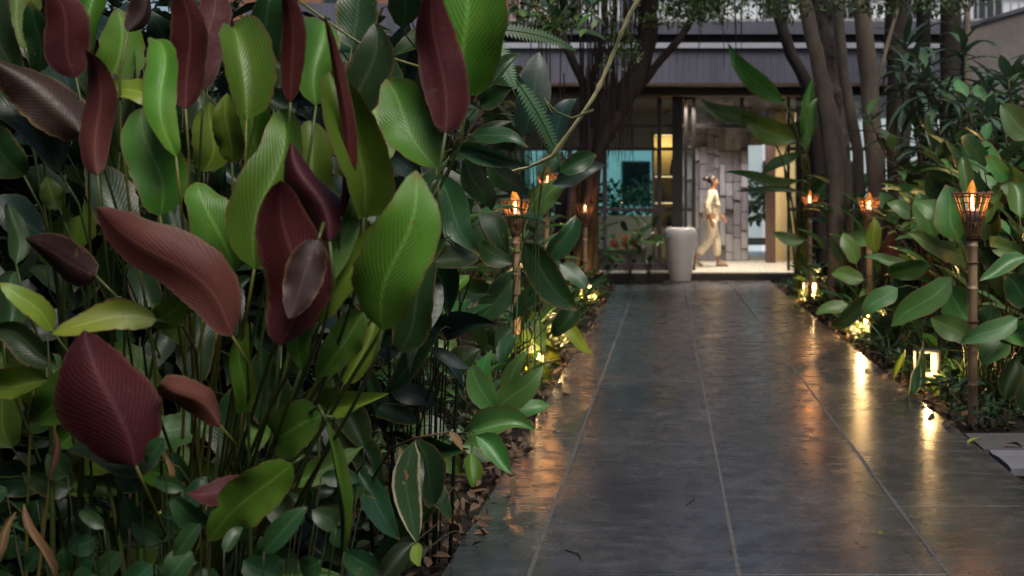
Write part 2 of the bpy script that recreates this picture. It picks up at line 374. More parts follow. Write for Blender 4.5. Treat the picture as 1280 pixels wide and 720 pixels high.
def leaf_mesh(name, L, W, kind, mats, nv=6, nu=1, droop=0.5, fold=0.2, ripple=0.0, twist=0.0, seed=0, torn=0.0, bias=0.0):
    """base at the origin, along +Y, upper face +Z; a second material gives the leaf a real underside sheet"""
    rg = random.Random(seed); mb = MB(); ph = rg.uniform(0, 6.28); k = rg.uniform(5, 9)
    two = isinstance(mats, (list, tuple)) and len(mats) > 1
    sheets = [(0.0, 0, False)] + ([(-0.0022, 1, True)] if two else [])
    for off, mi, flip in sheets:
        n0 = len(mb.v); y = z = 0.0; cols = 2 * nu + 1; rg2 = random.Random(seed + 5)
        sd = rg2.uniform(-0.09, 0.09); tc = rg2.uniform(-.3, 1.3) if nv > 7 else 0.0; s2 = rg2.uniform(-.05, .05)
        for i in range(nv + 1):
            t = i / nv; a = droop * t - droop * 0.3 + tc * max(0.0, t - .68) ** 1.3 * 2
            if i:
                y += math.cos(a) * L / nv; z -= math.sin(a) * L / nv
            w = max(0.5 * W * prof(kind, t), 0.0025 if 0 < t < 1 else 0.0018)
            nrm = Vector((0, math.sin(a), math.cos(a)))
            tw = twist * t
            for j in range(cols):
                u = (j - nu) / nu
                ww = w * (1 + rg2.uniform(-torn, torn) * (abs(u) > 0.9))
                dx = u * ww * math.cos(fold); dz = (0.45 * abs(u) + 0.55 * u * u) * ww * math.sin(fold) * (1 + bias * u)
                dz += ripple * ww * (math.sin(k * t + ph + (1.7 if u > 0 else 0)) + .22 * math.sin(k * t * 2.7 + ph * 2)) * u * u
                x2 = dx * math.cos(tw) - dz * math.sin(tw); z2 = dx * math.sin(tw) + dz * math.cos(tw)
                q = Vector((x2 + (sd * math.sin(math.pi * t) + s2 * math.sin(2 * math.pi * t)) * L, y, z)) + nrm * (z2 + off)
                mb.v.append(tuple(q))
        for i in range(nv):
            for j in range(cols - 1):
                q = [n0 + i*cols + j, n0 + i*cols + j + 1, n0 + (i+1)*cols + j + 1, n0 + (i+1)*cols + j]
                uv = [(j/(cols-1), i/nv), ((j+1)/(cols-1), i/nv), ((j+1)/(cols-1), (i+1)/nv), (j/(cols-1), (i+1)/nv)]
                if flip: q = [q[0], q[3], q[2], q[1]]; uv = [uv[0], uv[3], uv[2], uv[1]]
                mb.face(q, mi, uv, True)
    return mb.mesh(name, mats)

def orient(y, nhint):
    Y = Vector(y).normalized(); N = Vector(nhint)
    X = Y.cross(N)
    if X.length < 1e-4: X = Y.cross(Vector((0.3, 0.2, 0.9)))
    X.normalize(); Z = X.cross(Y)
    return Matrix((X, Y, Z)).transposed().to_4x4()

def bez(p0, p1, p2, p3, n=7):
    out = []
    for i in range(n + 1):
        t = i / n; s = 1 - t
        out.append(p0*s*s*s + p1*3*s*s*t + p2*3*s*t*t + p3*t*t*t)
    return out

# ------------------------------------------------------------------ ground and path
def make_ground():
    mb = MB()
    xs = [-400, -60, -20, -8, -4, -2.5, -1.6, -0.9, 1.76, 2.6, 4, 6, 9, 20, 60, 400]
    ys = [-60, -10, 0, 2, 4, 6, 8, 10, 12, 14, 16, 18, 20, 22, 23.5, 30, 40, 80, 200, 900]
    rg = random.Random(3)
    for y in ys:
        for x in xs:
            z = -0.045
            if -8 <= x <= 9 and 1 < y < 23 and not (-1.0 < x < 1.9): z += rg.uniform(0.0, 0.06)
            mb.v.append((x, y, z))
    n = len(xs)
    for j in range(len(ys) - 1):
        for i in range(n - 1): mb.face([j*n+i, j*n+i+1, (j+1)*n+i+1, (j+1)*n+i], 0, None, True)
    tag(mb.build('ground', M['soil']), kind='structure')
make_ground()

XJ = [-0.80, -0.49, 0.255, 1.0, 1.68]
Y0, Y1 = 1.2, 23.45
YL = 22.3
path = MB().box((XJ[0] + 0.01, Y0 + 0.01, -0.06), (XJ[-1] - 0.01, YL - 0.01, -0.004)).box((XJ[2] + 0.01, YL - 0.01, -0.06), (XJ[-1] - 0.01, Y1 - 0.01, -0.004)).build('path', M['grout'])
tag(path, kind='structure')
def slab(parent, x0, x1, y0, y1, z, mat, seed, jag=0.0, bev=0.0009, tilt=0.0004):
    """a cast slab: chamfered top edge, slightly uneven arris"""
    rg = random.Random(seed); cx, cy = (x0+x1)/2, (y0+y1)/2; mb = MB()
    nx, ny = 3, 5
    ring = [(x0 + (x1-x0)*i/nx, y0) for i in range(nx)] + [(x1, y0 + (y1-y0)*i/ny) for i in range(ny)] + \
           [(x1 - (x1-x0)*i/nx, y1) for i in range(nx)] + [(x0, y1 - (y1-y0)*i/ny) for i in range(ny)]
    rr = [(x + rg.uniform(-jag, jag), y + rg.uniform(-jag, jag)) for x, y in ring]
    n = len(rr)
    for x, y in rr: mb.v.append((x - cx, y - cy, -0.05))
    for x, y in rr: mb.v.append((x - cx, y - cy, -bev))
    for x, y in rr:
        dx, dy = cx - x, cy - y
        mb.v.append((x - cx + math.copysign(min(bev, abs(dx)), dx), y - cy + math.copysign(min(bev, abs(dy)), dy), 0))
    for k in range(n):
        q = (k+1) % n
        mb.face([k, q, n+q, n+k]); mb.face([n+k, n+q, 2*n+q, 2*n+k])
    mb.face([2*n+k for k in range(n)])
    o = mb.build('slab', mat, parent, (cx, cy, z)); o.rotation_euler = (rg.uniform(-tilt, tilt), rg.uniform(-tilt, tilt), 0)
    return o
PL = 1.342
for c in range(4):
    off = 5.73 if c in (0, 3) else 5.05
    if c == 3: off = 5.73 + 0.45
    y = off - PL * math.ceil((off - Y0) / PL)
    while y < Y1:
        a, b = max(y + 0.0015, Y0), min(y + PL - 0.0015, Y1 if c > 1 else YL)
        g = 0.006
        if b - a > 0.1: slab(path, XJ[c] + (g if c else 0), XJ[c+1] - (g if c < 3 else 0), a, b, rnd.uniform(-0.0006, 0.0006), M['path'], int(y*100) + c, 0.0018 if 0 < c < 3 else 0.004)
        y += PL
slab(path, -0.06, 0.247, YL + 0.002, Y1, 0.0, M['path'], 991, 0.002)
for xj in XJ[1:-1]:
    jm = MB(); yy = Y0; YE = Y1 if xj > 0 else YL
    while yy < YE - .02:
        w_ = .0072 + rnd.uniform(-.0008, .0012); y2 = min(yy + rnd.uniform(.12, .4), YE - .02)
        jm.box((xj - w_ + rnd.uniform(-.001, .001), yy, -.02), (xj + w_, y2 - .001, .0012 + rnd.uniform(-.0003, .0006))); yy = y2
    jm.build('joint_strip', M['joint'], path)
side = MB().box((1.70, 7.02, -0.08), (4.2, 8.16, -0.036)).build('side_path', M['soil']); tag(side, kind='structure')
slab(side, 1.70, 2.5, 7.62, 8.14, -0.004, M['stone'], 1, 0.005)
slab(side, 2.53, 3.5, 7.60, 8.15, -0.008, M['stone'], 2, 0.012)
slab(side, 1.71, 2.7, 7.05, 7.585, -0.001, M['stonel'], 3, 0.012)
slab(side, 2.73, 3.7, 7.04, 7.57, -0.004, M['stonel'], 4, 0.005)

# ------------------------------------------------------------------ pavilion at the end of the path
ZP = 0.135
pav = empty('pavilion', (0, 24.2, 0)); tag(pav, 'grey concrete pavilion with boarded fascia, glazed front and open lit doorway', 'building')
def pbox(name, a, b, mat, parent=None, bev=0.0):
    par = parent or pav
    base = Vector((0, 24.2, 0))
    a2 = Vector(a) - base; b2 = Vector(b) - base
    c = (a2 + b2) / 2; h = (b2 - a2) / 2
    o = MB().box(tuple(-h), tuple(h), 0, bev).build(name, mat, par, c if par is pav else c - par.location)
    return o
plinth = pbox('plinth', (-6, 23.5, -0.04), (5.2, 30.5, ZP - 0.02), M['black'])
pbox('floor_finish', (-5.95, 23.53, ZP - 0.02), (5.15, 30.4, ZP), M['cream'])
fas = pbox('fascia', (-7, 23.2, 3.24), (7.5, 23.5, 3.80), M['fascia'])
pbox('fascia_ledge', (-3.0, 23.14, 3.803), (7.5, 23.7, 3.89), M['ledge'])
pbox('fascia_drip', (-7, 23.17, 3.19), (7.5, 23.46, 3.238), M['post'])
pbox('roof_core', (-7, 24.9, 3.25), (7.5, 31, 4.2), M['black'])
pbox('roof_slab', (-3.2, 24.6, 4.2), (7.5, 31.5, 4.42), M['slabc'])
pbox('wall_panel', (-7, 23.62, 3.86), (-3.2, 23.9, 4.6), M['fascia'])
for i in range(16):     # timber soffit boards
    y0 = 23.55 + i * 0.42
    pbox('soffit_board', (-6, y0, 3.06), (5.2, y0 + 0.40, 3.10), M['soffit'])
pbox('ceiling', (-6, 23.52, 3.11), (5.2, 30.4, 3.2), M['black'])
YG = 24.2
# frames: verticals
def mull(x0, x1, z0=ZP, z1=3.06, y0=YG - 0.05, y1=YG + 0.05, mat=None): return pbox('mullion', (x0, y0, z0), (x1, y1, z1), mat or M['frame'], None, 0.004)
pbox('column', (0.085, 23.9, 0.0), (0.26, 24.12, 3.06), M['black'], None, 0.006)
xs = [-5.4, -4.2, -3.1, -2.05, -1.10, -0.17]
for x in xs: mull(x, x + 0.075)
mull(0.29, 0.34); mull(0.42, 0.48)
mull(2.04, 2.085, mat=M['black']); mull(3.0, 3.07); mull(4.0, 4.07); mull(5.0, 5.07)
def rail(x0, x1, z, h=0.06): pbox('transom', (x0, YG - 0.04, z), (x1, YG + 0.04, z + h), M['frame'], None, 0.003)
spans = [(a + 0.077, b - 0.002) for a, b in zip(xs[:-1], xs[1:])] + [(-0.093, 0.288)]
for a, b in spans:
    for z in (0.20, 1.14, 2.17, 2.56): rail(a, b, z, 0.055)
    pbox('sill', (a, YG - 0.06, ZP), (b, YG + 0.06, 0.198), M['frame'])
    for z0, z1 in ((0.257, 1.138), (1.197, 2.168), (2.227, 2.558), (2.617, 3.055)):
        pbox('pane', (a + 0.002, YG - 0.006, z0), (b - 0.002, YG + 0.006, z1), M['glass'])
rail(0.342, 0.418, 1.14); rail(0.342, 0.418, 2.17)
for z0, z1 in ((0.14, 1.138), (1.202, 2.168), (2.232, 3.05)): pbox('pane', (0.343, YG - 0.006, z0), (0.417, YG + 0.006, z1), M['glass'])
rail(0.482, 2.038, 2.55, 0.07)
for a, b in ((0.484, 1.24), (1.30, 2.036)): pbox('pane', (a, YG - 0.006, 2.622), (b, YG + 0.006, 3.055), M['glass'])
mull(1.242, 1.298, 2.622)
for a, b in ((2.09, 2.998), (3.075, 3.998), (4.075, 4.998)):
    rail(a, b, 1.14); rail(a, b, 2.17)
    for z0, z1 in ((0.14, 1.138), (1.202, 2.168), (2.232, 3.05)): pbox('pane', (a + 0.002, YG - 0.006, z0), (b - 0.002, YG + 0.006, z1), M['glass'])
# far wall of the hall: timber block wall, garden window, post, warm wall
YB = 28.0
acc = pbox('accent_wall', (0.2, YB + 0.06, ZP), (1.60, YB + 0.2, 3.06), M['block'])
rg = random.Random(11); bvar = []
def blk(w, h, d):
    return MB().box((-w/2, -d/2, -h/2), (w/2, d/2, h/2), 0, 0.006)
x = 0.21; base_acc = Vector((0, 24.2, 0)) + acc.location
ci = 0
while x < 1.58:
    w = rg.choice((0.115, 0.135, 0.15)); w = min(w, 1.6 - x - 0.004); z = ZP + 0.002 - rg.uniform(0, 0.25)
    while z < 3.05:
        h = rg.choice((0.26, 0.36, 0.48, 0.62)); z0 = max(z, ZP + 0.002); z1 = min(z + h, 3.055)
        if z1 - z0 > 0.05:
            d = rg.uniform(0.02, 0.15)
            o = blk(w - 0.012, z1 - z0 - 0.012, d).build('block', M['block'] if rg.random() < 0.55 else M['blockb'], acc,
                 Vector((x + w/2, YB + 0.059 - d/2, (z0+z1)/2)) - base_acc)
        z += h
    x += w; ci += 1
pbox('wall_panel', (1.62, YB + 0.05, ZP), (1.93, YB + 0.15, 0.2), M['inwall'])
pbox('pane', (1.605, YB + 0.09, 0.21), (1.875, YB + 0.10, 2.4), M['glass'])
pbox('wall_panel', (1.605, YB + 0.06, 2.41), (1.875, YB + 0.16, 3.06), M['inwall'])
pbox('post', (1.88, YB - 0.95, ZP), (2.06, YB - 0.7, 3.06), M['post'], None, 0.008)
pbox('wall_panel', (2.07, YB - 0.05, ZP), (2.52, YB + 0.1, 3.06), M['warm'])
pbox('wall_panel', (2.20, 24.32, ZP), (2.9, 24.5, 3.05), M['post'])
# side room: far wall with wide opening to the garden behind
pbox('wall_panel', (-5.8, YB + 0.4, ZP), (0.195, YB + 0.55, 1.02), M['inwall'])
pbox('wall_panel', (-5.8, YB + 0.4, 2.36), (0.195, YB + 0.55, 3.06), M['inwall'])
for x0, x1 in ((-5.8, -3.0), (-2.0, -1.9), (-0.24, 0.195)): pbox('wall_panel', (x0, YB + 0.41, 1.022), (x1, YB + 0.54, 2.358), M['inwall'])
for x0, x1 in ((-3.0, -2.0), (-1.9, -0.24)): pbox('pane', (x0 + 0.003, YB + 0.46, 1.03), (x1 - 0.003, YB + 0.475, 2.35), M['teal'])
pbox('wall_panel', (-5.9, 24.35, ZP), (-5.8, 28.9, 3.06), M['inwall']); pbox('wall_panel', (2.95, 24.6, ZP), (3.05, 30, 3.06), M['inwall'])
# upper terrace
M['rail'] = plain('railing_paint', (0.36, 0.35, 0.34), 0.5, 0.15, 3, 0.05, 0.001)
ter = empty('terrace_railing', (0, 25.2, 4.42)); tag(ter, 'pale terrace railing of thin upright bars on the roof slab', 'railing')
MB().box((-3.1, -0.02, 0.92), (7.4, 0.03, 0.98)).build('handrail', M['rail'], ter)
MB().box((-3.1, -0.015, 0.08), (7.4, 0.02, 0.12)).build('bottom_rail', M['rail'], ter)
bal = MB().box((-0.014, -0.01, 0), (0.014, 0.01, 0.92)).mesh('baluster', M['rail'])
for i in range(72): link('baluster', bal, ter, (-3.05 + i * 0.145, 0.0, 0.0))
def far_block(x0, x1, y, h, mat, label, cols, rows, wmat):
    b = empty('far_building', ((x0+x1)/2, y, 0)); tag(b, label, 'building')
    w = (x1 - x0) / 2
    MB().box((-w, 0, 0), (w, 6, h)).build('wall', mat, b)
    MB().box((-w - .15, -.15, h), (w + .15, 6.1, h + .3)).build('roof', M['slabc'], b)
    for r in range(rows):
        for c in range(cols):
            xx = -w + 2*w*(c + 0.5)/cols; zz = 1.2 + r * 3.0
            o = MB().box((-0.5, -0.06, 0), (0.5, 0.02, 1.5)).build('window', M['frame'], b, (xx, 0, zz))
            MB().box((-0.44, -0.075, 0.06), (0.44, -0.062, 1.44)).build('pane', M['glass'], o)
far_block(-16, -5.2, 46, 9.0, M['brick'], 'terracotta coloured building rising behind the pavilion roof', 5, 3, None)
far_block(-4.8, 15, 50, 8.5, M['render'], 'pale rendered building behind the terrace railing', 8, 3, None)
par = MB()
zz = lambda xx: 3.72 + (xx - 4.15) * 0.30
for yy in (19.9, 20.2):
    par.v += [(4.15, yy, -0.05), (8.5, yy, -0.05), (8.5, yy, zz(8.5)), (4.15, yy, zz(4.15))]
for f in ((0,1,2,3), (7,6,5,4), (3,2,6,7), (1,5,6,2), (0,3,7,4)): par.face(f)
pw = empty('stair_wall', (0, 0, 0)); tag(pw, 'brown-grey concrete stair wall with sloping top beside the dracaenas', 'wall')
par.build('wall_body', M['stair'], pw)
cp = MB(); 
for yy in (19.86, 20.24): cp.v += [(4.1, yy, zz(4.1) + 0.003), (8.5, yy, zz(8.5) + 0.003), (8.5, yy, zz(8.5) + 0.06), (4.1, yy, zz(4.1) + 0.06)]
for f in ((0,1,2,3), (7,6,5,4), (3,2,6,7), (1,5,6,2), (0,3,7,4), (1,0,4,5)): cp.face(f)
cp.build('coping', M['slabc'], pw)

# interior lamps and goods
def downlight(x, y, e, label):
    colr = (1, 0.86, 0.66) if y < 26.5 else (1, 0.93, 0.9)
    t = empty('ceiling_downlight', (x, y, 3.055)); tag(t, label, 'lamp', 'downlights in the pavilion ceiling')
    MB().lathe([(0.075, 0), (0.075, -0.03), (0.055, -0.03), (0.05, -0.012)], 14).build('ring', M['black'], t)
    MB().lathe([(0.049, -0.014), (0.049, -0.02)], 14).build('lens', M['down'], t)
    ld = bpy.data.lights.new('downlight', 'SPOT'); ld.energy = e; ld.color = colr; ld.spot_size = R(120); ld.spot_blend = 0.6; ld.shadow_soft_size = 0.05
    l = bpy.data.objects.new('bulb', ld); C.objects.link(l); l.parent = t; l.location = (0, 0, -0.06)
LBL = 'small round warm downlight recessed in the timber soffit of the pavilion'
for x, y, e in ((0.35, 24.0, 22), (1.05, 24.85, 185), (1.95, 24.4, 40), (1.5, 26.6, 36), (2.3, 27.0, 45), (-1.4, 26.4, 34), (-0.9, 24.6, 20), (0.75, 26.9, 30)): downlight(x, y, e * 1.7, LBL)
sh = empty('display_shelf', (-0.035, 25.3, ZP)); tag(sh, 'lit yellow display shelf behind the glass beside the black column', 'shelf')
MB().box((-0.2, 0.30, 0.0), (0.22, 0.33, 2.4)).build('back_panel', M['yellow'], sh)
for xx in (-0.22, 0.22): MB().box((xx - 0.02, 0.0, 0.0), (xx + 0.02, 0.299, 2.4)).build('side_panel', M['frame'], sh)
for zq in (0.05, 0.7, 1.15, 1.62, 2.36): MB().box((-0.198, 0.01, zq), (0.198, 0.298, zq + 0.025)).build('shelf_board', M['frame'], sh)
for zq in (2.355, 1.615, 1.145): MB().box((-0.18, 0.03, zq - 0.012), (0.18, 0.05, zq)).build('light_strip', M['strip'], sh)
ld = bpy.data.lights.new('shelf_glow', 'AREA'); ld.energy = 2.2; ld.size = 0.32; ld.size_y = 0.08; ld.shape = 'RECTANGLE'; ld.color = (1, 0.78, 0.45)
l = bpy.data.objects.new('shelf_glow', ld); C.objects.link(l); l.parent = sh; l.location = (0, 0.06, 2.3); l.rotation_euler = (R(25), 0, 0)
for k, (xx, zq) in enumerate(((-0.03, 1.175), (0.13, 1.645), (0.08, 0.725))):
    b = MB().lathe([(0.032, 0), (0.034, 0.02), (0.034, 0.14), (0.012, 0.19), (0.012, 0.25), (0.015, 0.252), (0.015, 0.265)], 12)
    tag(b.build('bottle', M['bottle'], None, (-0.05 + xx, 25.45, ZP + zq)), 'dark slim bottle standing on the lit yellow display shelf', 'bottle', 'bottles on the display shelf')
ct = empty('display_counter', (-1.0, 25.6, ZP)); tag(ct, 'dark low counter with goods behind the glazed wall', 'counter')
MB().box((-1.3, -0.25, 0.0), (0.62, 0.25, 0.3), 0, 0.008).build('carcass', M['frame'], ct); MB().box((-1.33, -0.28, 0.302), (0.65, 0.28, 0.34), 0, 0.006).build('top', M['post'], ct)
for k, (xx, m_, hh, ww) in enumerate(((0.42, 'red', 0.30, 0.10), (0.24, 'orange', 0.22, 0.12), (0.05, 'red', 0.16, 0.13), (-0.3, 'white', 0.22, 0.09))):
    mbg = MB().box((-ww/2, -0.05, 0), (ww/2, 0.05, hh), 0, 0.012)
    mbg.tube(bez(Vector((-ww*.25, 0, hh)), Vector((-ww*.25, 0, hh+.07)), Vector((ww*.25, 0, hh+.07)), Vector((ww*.25, 0, hh)), 6), 0.006, 5)
    tag(mbg.build('gift_bag', M[m_], None, (-1.0 + xx, 25.6, ZP + 0.34)), ('tall red paper bag on the dark counter', 'orange paper bag on the dark counter', 'squat red paper bag on the dark counter', 'white paper bag on the dark counter')[k], 'bag')

# pot
pp = [(0.165, 0.0), (0.17, 0.02), (0.185, 0.12), (0.215, 0.32), (0.245, 0.55), (0.263, 0.70), (0.266, 0.77), (0.258, 0.83), (0.235, 0.865), (0.215, 0.875), (0.195, 0.865), (0.19, 0.80), (0.185, 0.5)]
pot = MB().lathe(pp, 40).build('tall_pot', M['pot'], None, (0.215, 23.2, 0.002)); tag(pot, 'tall pale grey glazed pot standing at the end of the path', 'pot')

# ------------------------------------------------------------------ torches
def torch(x, y, rim, lean=(0, 0), label='', seed=0, glow=True, fl=1.0, e=12.0):
    rg = random.Random(seed); t = empty('bamboo_torch', (x, y, -0.02)); tag(t, label, 'torch', 'bamboo torches along the path')
    H = rim + 0.02; bh = 0.26; pr = 0.03
    zt = H - bh
    # bamboo pole with nodes
    prf = [(pr * 1.02, 0.0)]
    z = 0.0
    while z < zt - 0.02:
        sgm = rg.uniform(0.24, 0.30); z2 = min(z + sgm, zt)
        prf += [(pr, z + 0.02), (pr * 0.97, (z + z2)/2), (pr, z2 - 0.014), (pr * 1.13, z2 - 0.006), (pr * 1.13, z2 - 0.001), (pr * 0.98, z2 + 0.002)]
        z = z2
    prf = sorted(prf, key=lambda q: q[1]); pole = MB().lathe(prf, 12).build('pole', M['bamboo'], t)
    # flared split-cane basket
    def br(s): return 0.032 + 0.086 * (s ** 1.2)
    strip = MB()
    N = 16
    for k in range(N):
        a = 2*math.pi*k/N + rg.uniform(-0.05, 0.05); pts = []
        for i in range(7):
            s = i/6; r = br(s); pts.append((r*math.cos(a), r*math.sin(a), zt - 0.03 + s*(bh + 0.035 + rg.uniform(0, 0.002))))
        sm = MB().tube(pts, [0.0046]*7, 4)
        sm.build('cane_strip', M['cane'], t)
    for s, r0 in ((0.02, 0.0045), (0.30, 0.0035), (0.56, 0.0045), (0.76, 0.004), (0.97, 0.0065), (0.90, 0.0045)):
        r = br(s) + 0.005; pts = [(r*math.cos(2*math.pi*i/24), r*math.sin(2*math.pi*i/24), zt + s*bh + 0.002*math.sin(i*2.1)) for i in range(25)]
        MB().tube(pts, r0, 5, caps=False).build('binding_ring', M['cane'], t)
    for zb in (zt * 0.55, zt * 0.86, zt - 0.012):
        pts = [((pr+0.004)*math.cos(2*math.pi*i/14), (pr+0.004)*math.sin(2*math.pi*i/14), zb) for i in range(15)]
        MB().tube(pts, 0.005, 5, caps=False).build('lashing', M['cane'], t)
    MB().lathe([(0.028, 0), (0.046, 0.012), (0.05, 0.07), (0.044, 0.085), (0.014, 0.09), (0.012, 0.105)], 16).build('oil_tin', M['tin'], t, (0, 0, zt + 0.075))
    # flame: licking tongues
    def tongue(h, w, sx, sy, m, n):
        pf = MB(); pts = []; rd = []
        for i in range(9):
            s = i/8; pts.append((sx*math.sin(s*3.1)*s, sy*math.sin(s*2.3+1)*s, h*s)); rd.append(max(0.0008, w*(s**0.5)*(1-s)**0.8*1.6 + 0.0006))
        pf.tube(pts, rd, 10, wob=0.2, seed=seed); pf.build(n, m, t, (0, 0, zt + 0.175))
    tongue(0.075, 0.012, 0.006, 0.004, M['core'], 'flame_core')
    tongue(0.14*fl, 0.036*fl, 0.016, 0.006, M['flame'], 'flame'); tongue(0.105*fl, 0.03*fl, -0.03, 0.02, M['flame'], 'flame')
    ld = bpy.data.lights.new('torch_glow', 'POINT'); ld.energy = e; ld.color = (1.0, 0.36, 0.09); ld.shadow_soft_size = 0.03
    l = bpy.data.objects.new('flame_light', ld); C.objects.link(l); l.parent = t; l.location = (0, 0, zt + 0.215)
    t.rotation_euler = (R(lean[0]), R(lean[1]), rg.uniform(0, 3))
    return t
def tx(px, d): return (px - VX) * d / F
torch(tx(1216, 8.5), 8.5, 1.375, (0, 0.4), 'lit bamboo torch with pale pole beside the stone side slabs', 1, fl=1.15, e=8.0)
torch(tx(1087, 13.9), 13.9, 1.35, (0, -0.3), 'lit bamboo torch with dark reddish pole between two other torches across from the pot', 2)
torch(tx(1012, 18.4), 18.4, 1.40, (0, 0.2), 'lit bamboo torch beside the banana plant by the pavilion', 3)
torch(tx(647, 11.3), 11.3, 1.33, (0, 0.9), 'lit bamboo torch rising behind the ribbed lance-leaved plant on the pot side', 4, fl=1.3)
torch(tx(682, 15.4), 15.4, 1.62, (0, 0.6), 'tallest lit bamboo torch, its flame below the arching fern', 5, fl=1.2)
torch(tx(731, 18.0), 18.0, 1.28, (0, 0.4), 'lit bamboo torch in front of the root-hung fig tree', 6, fl=0.7, e=2.5)

# ------------------------------------------------------------------ garden lanterns
def lantern(x, y, face, label, e=3.0, s=1.0):
    t = empty('garden_lantern', (x, y, -0.02)); tag(t, label, 'garden light', 'low lanterns lighting the path')
    MB().box((-0.08, -0.08, 0), (0.08, 0.08, 0.085), 0, 0.005).build('base_block', M['post'], t)
    MB().box((-0.08, -0.08, 0.262), (0.08, 0.08, 0.285), 0, 0.004).build('cap', M['black'], t)
    for xx, yy in ((-0.07, -0.07), (0.07, 0.07), (-0.07, 0.07), (0.072, -0.07)):
        MB().box((xx - 0.008, yy - 0.008, 0.086), (xx + 0.008, yy + 0.008, 0.261)).build('corner_post', M['black'], t)
    MB().box((0.024, -0.062, 0.092), (0.056, -0.04, 0.256), 0, 0.003).build('diffuser', M['lamp'], t)
    MB().box((-0.06, -0.062, 0.092), (0.0235, -0.04, 0.114), 0, 0.003).build('lower_diffuser', M['lamp'], t)
    ld = bpy.data.lights.new('lantern_glow', 'POINT'); ld.energy = e * 3.8; ld.color = (1.0, 0.62, 0.24); ld.shadow_soft_size = 0.04
    l = bpy.data.objects.new('bulb', ld); C.objects.link(l); l.parent = t; l.location = (-0.02, -0.085, 0.2)
    t.rotation_euler = (0, 0, face); t.scale = (s, s, s)
lantern(1.86, 10.2, 0.1, 'low square garden lantern with bright L-shaped light beside the spotted leaf')
lantern(1.87, 13.75, 0.25, 'low garden lantern hidden among sedge at the foot of the dark-poled torch', 7)
lantern(1.88, 18.7, 0.2, 'low garden lantern at the foot of the banana plant', 6.0)
lantern(-1.0, 10.95, -.1, 'low garden lantern glowing through spotted leaves under a torch', 4.5)
lantern(-1.02, 13.3, -.05, 'low garden lantern under dark leaves halfway along the pot side bed', 4.0)
lantern(-1.02, 18.2, -.1, 'low garden lantern at the path edge before the fig tree roots', 4.0)
lantern(-1.75, 5.3, -.3, 'low garden lantern behind the maroon-backed plants', 1.2)

